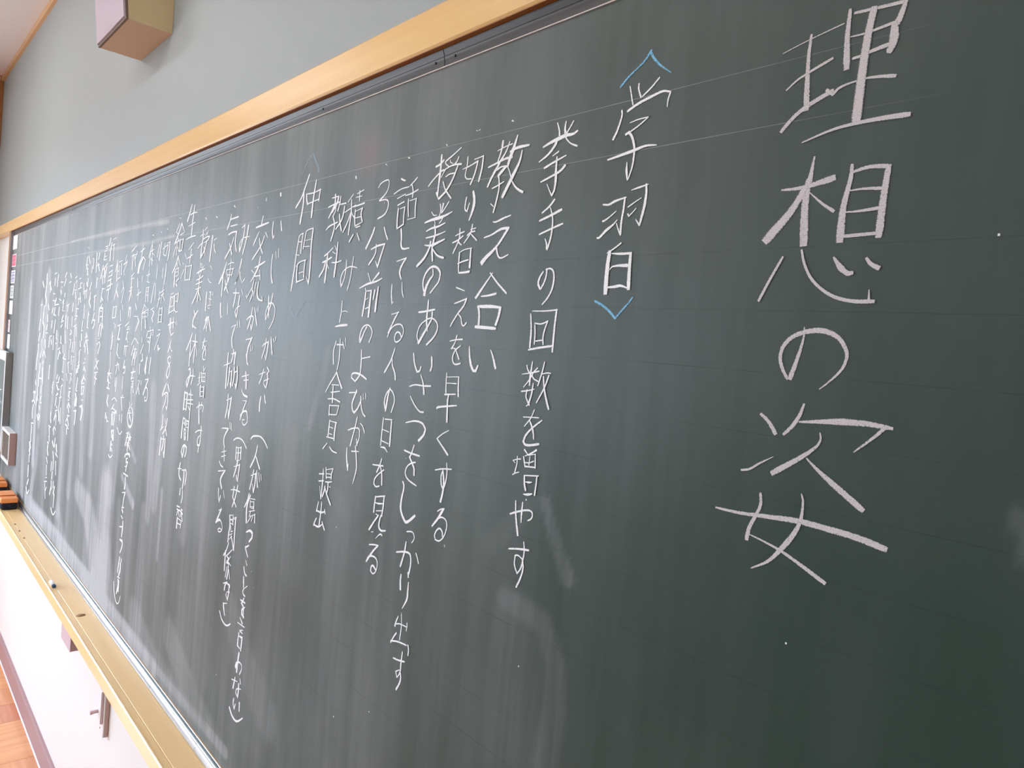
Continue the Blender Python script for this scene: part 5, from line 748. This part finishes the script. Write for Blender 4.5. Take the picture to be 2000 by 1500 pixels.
# ---- things on the tray
def eraser(x0, x1, y0, y1, label):
    e = empty('blackboard_eraser', ((x0+x1)/2, (y0+y1)/2, zt), label, 'eraser', 'blackboard erasers on the tray')
    bm = B(x0, x1, y0, y1, zt+.0305, zt+.050, .004, 3); obj('plastic_back', bm, M['orange'], e, True)
    bm = B(x0+.002, x1-.002, y0+.002, y1-.002, zt+.0016, zt+.030, .008, 3)
    for i in range(1, 7):
        pass
    obj('felt_pad', bm, M['felt'], e, True)
    obj('hand_strap', sweep([(y0-.0012, zt+.033), (y0-.0012, zt+.050), (y0+.006, zt+.0545), (y1-.006, zt+.0545), (y1+.0012, zt+.050), (y1+.0012, zt+.033), (y1-.0001, zt+.033), (y1-.001, zt+.049), (y1-.007, zt+.0525), (y0+.007, zt+.0525), (y0+.001, zt+.049), (y0+.0001, zt+.033)], (x0+x1)/2-.03, (x0+x1)/2+.03), M['orange'], e)
eraser(-3.868, -3.690, -.0790+.001, -.0150, 'orange blackboard eraser with dark felt, the nearer one on the tray')
eraser(-4.205, -4.030, -.072, -.0125, 'orange blackboard eraser with dark felt, the one farther off, under the framed panel')
ch = empty('chalk_stick', (-2.61, -.064, zt), 'short white chalk stick with a dark blue end lying on the tray', 'chalk')
obj('stick', cyl(bmesh.new(), (-2.615, -.0655, zt+.0062), .0058, .045, 'X', 16), M['chalkstick'], ch, True)
obj('tip', cyl(bmesh.new(), (-2.589, -.0655, zt+.0062), .0057, .008, 'X', 16), M['bluechalk'], ch, True)

# ---- magnetic cards down the left end of the board
def flat(name, x0, x1, z0, z1, y, m_, parent, th=.0004): return obj(name, B(x0, x1, y-th, y, z0, z1), m_, parent)
M['m_white'] = mat('white_card', (.80,.80,.82), .45); M['m_pale'] = mat('pale_pink_card', (.82,.74,.78), .45); M['m_red'] = mat('red_print', (.66,.06,.14), .45)
M['m_pur'] = mat('violet_print', (.20,.15,.42), .45); M['m_ink'] = mat('grey_green_print', (.22,.27,.26), .5); M['m_pink'] = mat('pink_print', (.80,.42,.50), .5)
cards = [(-4.395, -4.262, .289, .358, 'blank white magnetic card at the very top of the stack of cards', None),
         (-4.398, -4.266, .203, .266, 'white magnetic card with a red printed block', 'm_red'),
         (-4.398, -4.272, .121, .186, 'white magnetic card with violet lettering below the red one', 'm_pur'),
         (-4.399, -4.290, .047, .111, 'white magnetic card with grey-green lettering below the violet one', 'm_ink'),
         (-4.399, -4.290, -.032, .036, 'blank white magnetic card, third from the bottom', None),
         (-4.399, -4.345, -.123, -.060, 'narrow white magnetic card with faint pink lettering', 'm_pink'),
         (-4.399, -4.315, -.204, -.132, 'blank white magnetic card at the bottom, just above the framed panel', None)]
strokes = {'m_pur': [(.1,.9,.80,.86),(.1,.9,.60,.66),(.45,.52,.15,.95),(.15,.45,.30,.38),(.55,.85,.36,.42),(.2,.8,.12,.18),(.2,.26,.2,.6),(.74,.80,.2,.6)],
           'm_ink': [(.2,.8,.78,.84),(.2,.26,.2,.8),(.74,.80,.2,.8),(.2,.8,.5,.55),(.2,.8,.18,.24),(.46,.52,.1,.9)],
           'm_pink': [(.2,.8,.70,.76),(.46,.56,.2,.9),(.25,.75,.40,.46)], 'm_red': [(.08,.92,.08,.92)]}
for x0, x1, z0, z1, lab, pr in cards:
    t_ = empty('magnetic_card', ((x0+x1)/2, 0, EYE+z0), lab, 'magnet', 'magnetic cards at the left end of the board')
    obj('card', B(x0, x1, -.0030, -.0006, EYE+z0, EYE+z1, .0008), M['m_white' if not pr or pr != 'm_pink' else 'm_pale'], t_)
    if pr:
        bm = bmesh.new()
        for a, b, c, d in strokes[pr]: box(bm, x0+(x1-x0)*a, x0+(x1-x0)*b, -.0034, -.0030, EYE+z0+(z1-z0)*c, EYE+z0+(z1-z0)*d)
        prt = obj('print', bm, M[pr], t_)
        if pr == 'm_red':
            bm = bmesh.new()
            for a, b, c, d in ((.2,.8,.66,.70),(.3,.36,.2,.8),(.6,.66,.2,.8),(.2,.8,.35,.39)): box(bm, x0+(x1-x0)*a, x0+(x1-x0)*b, -.0037, -.0034, EYE+z0+(z1-z0)*c, EYE+z0+(z1-z0)*d)
            obj('lettering', bm, M['m_pink'], prt)

# ---- small framed board hung over the left end of the chalkboard
fx0, fx1, fz0, fz1, fy = -4.62, -4.205, EYE-.70, EYE-.214, -.0165
fb = empty('framed_board', ((fx0+fx1)/2, fy, fz0), 'small white-framed green board hanging over the left end of the chalkboard', 'notice board')
bm = bmesh.new(); t = .020
fy1 = -.0146
box(bm, fx0, fx1, fy-.012, fy1, fz1-.045, fz1, .001); box(bm, fx0, fx1, fy-.012, fy1, fz0, fz0+t, .001)
box(bm, fx0, fx0+t, fy-.012, fy1, fz0+t, fz1-.045, .001); box(bm, fx1-t, fx1, fy-.012, fy1, fz0+t, fz1-.045, .001)
obj('frame', bm, M['white_pl'], fb)
obj('panel', B(fx0+t, fx1-t, fy-.006, fy1, fz0+t, fz1-.045), M['board2'], fb)
obj('side_cover', B(fx1-.0002, fx1+.004, fy-.011, -.0008, fz0+.001, fz1-.003), M['grey_pl'], fb)
bm = bmesh.new(); uvl = bm.loops.layers.uv.new('uv')
for i in range(5):
    z = -.40 - i*.045
    for j in range(5):
        a = -44200 + random.randrange(-300, 300) + (j % 3)*350; zz = int((z - j*.007)*1e4)
        ribbon(bm, uvl, '40 50:%d %d %d %d' % (a, zz, a+random.randrange(100, 500), zz-random.randrange(-120, 160)), fy-.0064, .3, False)
obj('chalk_writing', bm, M['chalk_w'], fb)

# ---- small open box with a white rim, stuck on the board
hx0, hx1, hz0, hz1, hp = -4.185, -3.945, EYE-.722, EYE-.572, .028
hb = empty('magnetic_box', ((hx0+hx1)/2, 0, hz0), 'small shallow box with white rim and brown face stuck low on the board', 'box')
bm = bmesh.new(); t = .014
box(bm, hx0, hx1, -hp, -.0006, hz1-t, hz1, .0008); box(bm, hx0, hx1, -hp, -.0006, hz0, hz0+t, .0008); box(bm, hx0, hx0+t, -hp, -.0006, hz0+t, hz1-t, .0008)
box(bm, hx1-t, hx1-.0035, -hp, -.0006, hz0+t, hz1-t, .0008)
obj('rim', bm, M['white_pl'], hb)
obj('side_panel', B(hx1-.0034, hx1+.0004, -hp+.001, -.0006, hz0+.0005, hz1-.0005, .0004), M['pinkbrown'], hb)
obj('face', B(hx0+t, hx1-t, -hp+.006, -.004, hz0+t, hz1-t), M['brown_in'], hb)

# ---- wall speaker above the board: wooden box whose cloth front leans out
sx0, sx1, sz0, sz1 = -2.339, -2.050, EYE+.744, EYE+1.12
def syf(z): return -.0835 - .10*(z-sz0)
sp_ = empty('wall_speaker', ((sx0+sx1)/2, YW, sz0), 'wooden box speaker with a mauve cloth front fixed high on the wall', 'speaker')
sy = YW-.0006
bm = bmesh.new()
def wedge(bm, x0, x1, z0, z1, back, off):
    v = [bm.verts.new(p) for p in ((x0, back, z0), (x1, back, z0), (x1, back, z1), (x0, back, z1), (x0, syf(z0)+off, z0), (x1, syf(z0)+off, z0), (x1, syf(z1)+off, z1), (x0, syf(z1)+off, z1))]
    for f in ((0,1,2,3),(4,7,6,5),(0,4,5,1),(1,5,6,2),(2,6,7,3),(3,7,4,0)): bm.faces.new([v[i] for i in f])
    bmesh.ops.recalc_face_normals(bm, faces=bm.faces[:]); return bm
obj('bottom_board', wedge(bmesh.new(), sx0+.0005, sx1-.0005, sz0, sz0+.009, sy, .0), M['tan_l'], sp_)
obj('side_board', wedge(bmesh.new(), sx1-.010, sx1, sz0+.0001, sz1, sy, .0), M['tan'], sp_)
obj('side_board', wedge(bmesh.new(), sx0, sx0+.010, sz0+.0001, sz1, sy, .0), M['tan'], sp_)
obj('top_board', wedge(bmesh.new(), sx0+.010, sx1-.010, sz1-.010, sz1, sy, .0), M['tan'], sp_)
obj('back_board', B(sx0+.010, sx1-.010, sy-.006, sy, sz0+.009, sz1-.010), M['tan'], sp_)
bm = bmesh.new()                                        # rim round the front
def fr(bm, x0, x1, z0, z1, d0=-.006, d1=-.0002):
    v = [bm.verts.new(p) for p in ((x0, syf(z0)+d1, z0), (x1, syf(z0)+d1, z0), (x1, syf(z1)+d1, z1), (x0, syf(z1)+d1, z1), (x0, syf(z0)+d0, z0), (x1, syf(z0)+d0, z0), (x1, syf(z1)+d0, z1), (x0, syf(z1)+d0, z1))]
    for f in ((0,1,2,3),(4,7,6,5),(0,4,5,1),(1,5,6,2),(2,6,7,3),(3,7,4,0)): bm.faces.new([v[i] for i in f])
q = .0045; fr(bm, sx0, sx1, sz0, sz0+q); fr(bm, sx0, sx1, sz1-q, sz1); fr(bm, sx0, sx0+q, sz0+q, sz1-q); fr(bm, sx1-q, sx1, sz0+q, sz1-q)
bmesh.ops.recalc_face_normals(bm, faces=bm.faces[:]); obj('front_rim', bm, M['cab_edge'], sp_)
bm = bmesh.new(); fr(bm, sx0+.0052, sx1-.0052, sz0+.0052, sz1-.0052, -.010, -.001); bmesh.ops.recalc_face_normals(bm, faces=bm.faces[:]); obj('front_cloth', bm, M['cloth'], sp_)

# ---- under the tray: a steel box and a switch plate
jb = empty('junction_box', (-2.45, YW, EYE-1.007), 'mauve steel box fixed under the chalk tray', 'box')
jx0, jx1, jz0, jz1 = -2.522, -2.392, EYE-1.006, EYE-.9055
obj('housing', B(jx0+.001, jx1-.001, -.0475, YW-.0006, jz0, jz1, .001), M['mauve_d'], jb)
obj('cover', B(jx0, jx1, -.0500, -.0478, jz0-.001, jz1, .0006), M['mauve'], jb)
sw = empty('wall_switch', (-2.23, YW, EYE-1.19), 'tall pale switch plate on the white wall under the chalk tray', 'switch')
obj('plate', B(-2.262, -2.198, .009, YW-.0006, EYE-1.195, EYE-1.02, .0012), M['pinkbrown'], sw)
obj('cover', B(-2.262, -2.198, .0055, .0088, EYE-1.195, EYE-1.02, .0012), M['white_pl'], sw)
obj('rocker', B(-2.252, -2.206, .000, .0055, EYE-1.158, EYE-1.062, .0012), M['mauve'], sw)
obj('rocker_face', B(-2.251, -2.207, -.0018, -.0001, EYE-1.157, EYE-1.063, .0006), M['white_pl'], sw)
obj('knob', cyl(bmesh.new(), (-2.232, -.012, EYE-1.128), .0045, .020, 'Y', 14, .0060), M['mauve'], sw, True)
for z in (-1.045, -1.178): obj('screw', cyl(bmesh.new(), (-2.230, .0050, EYE+z), .0025, .0012, 'Y', 10), M['mauve_d'], sw, True)
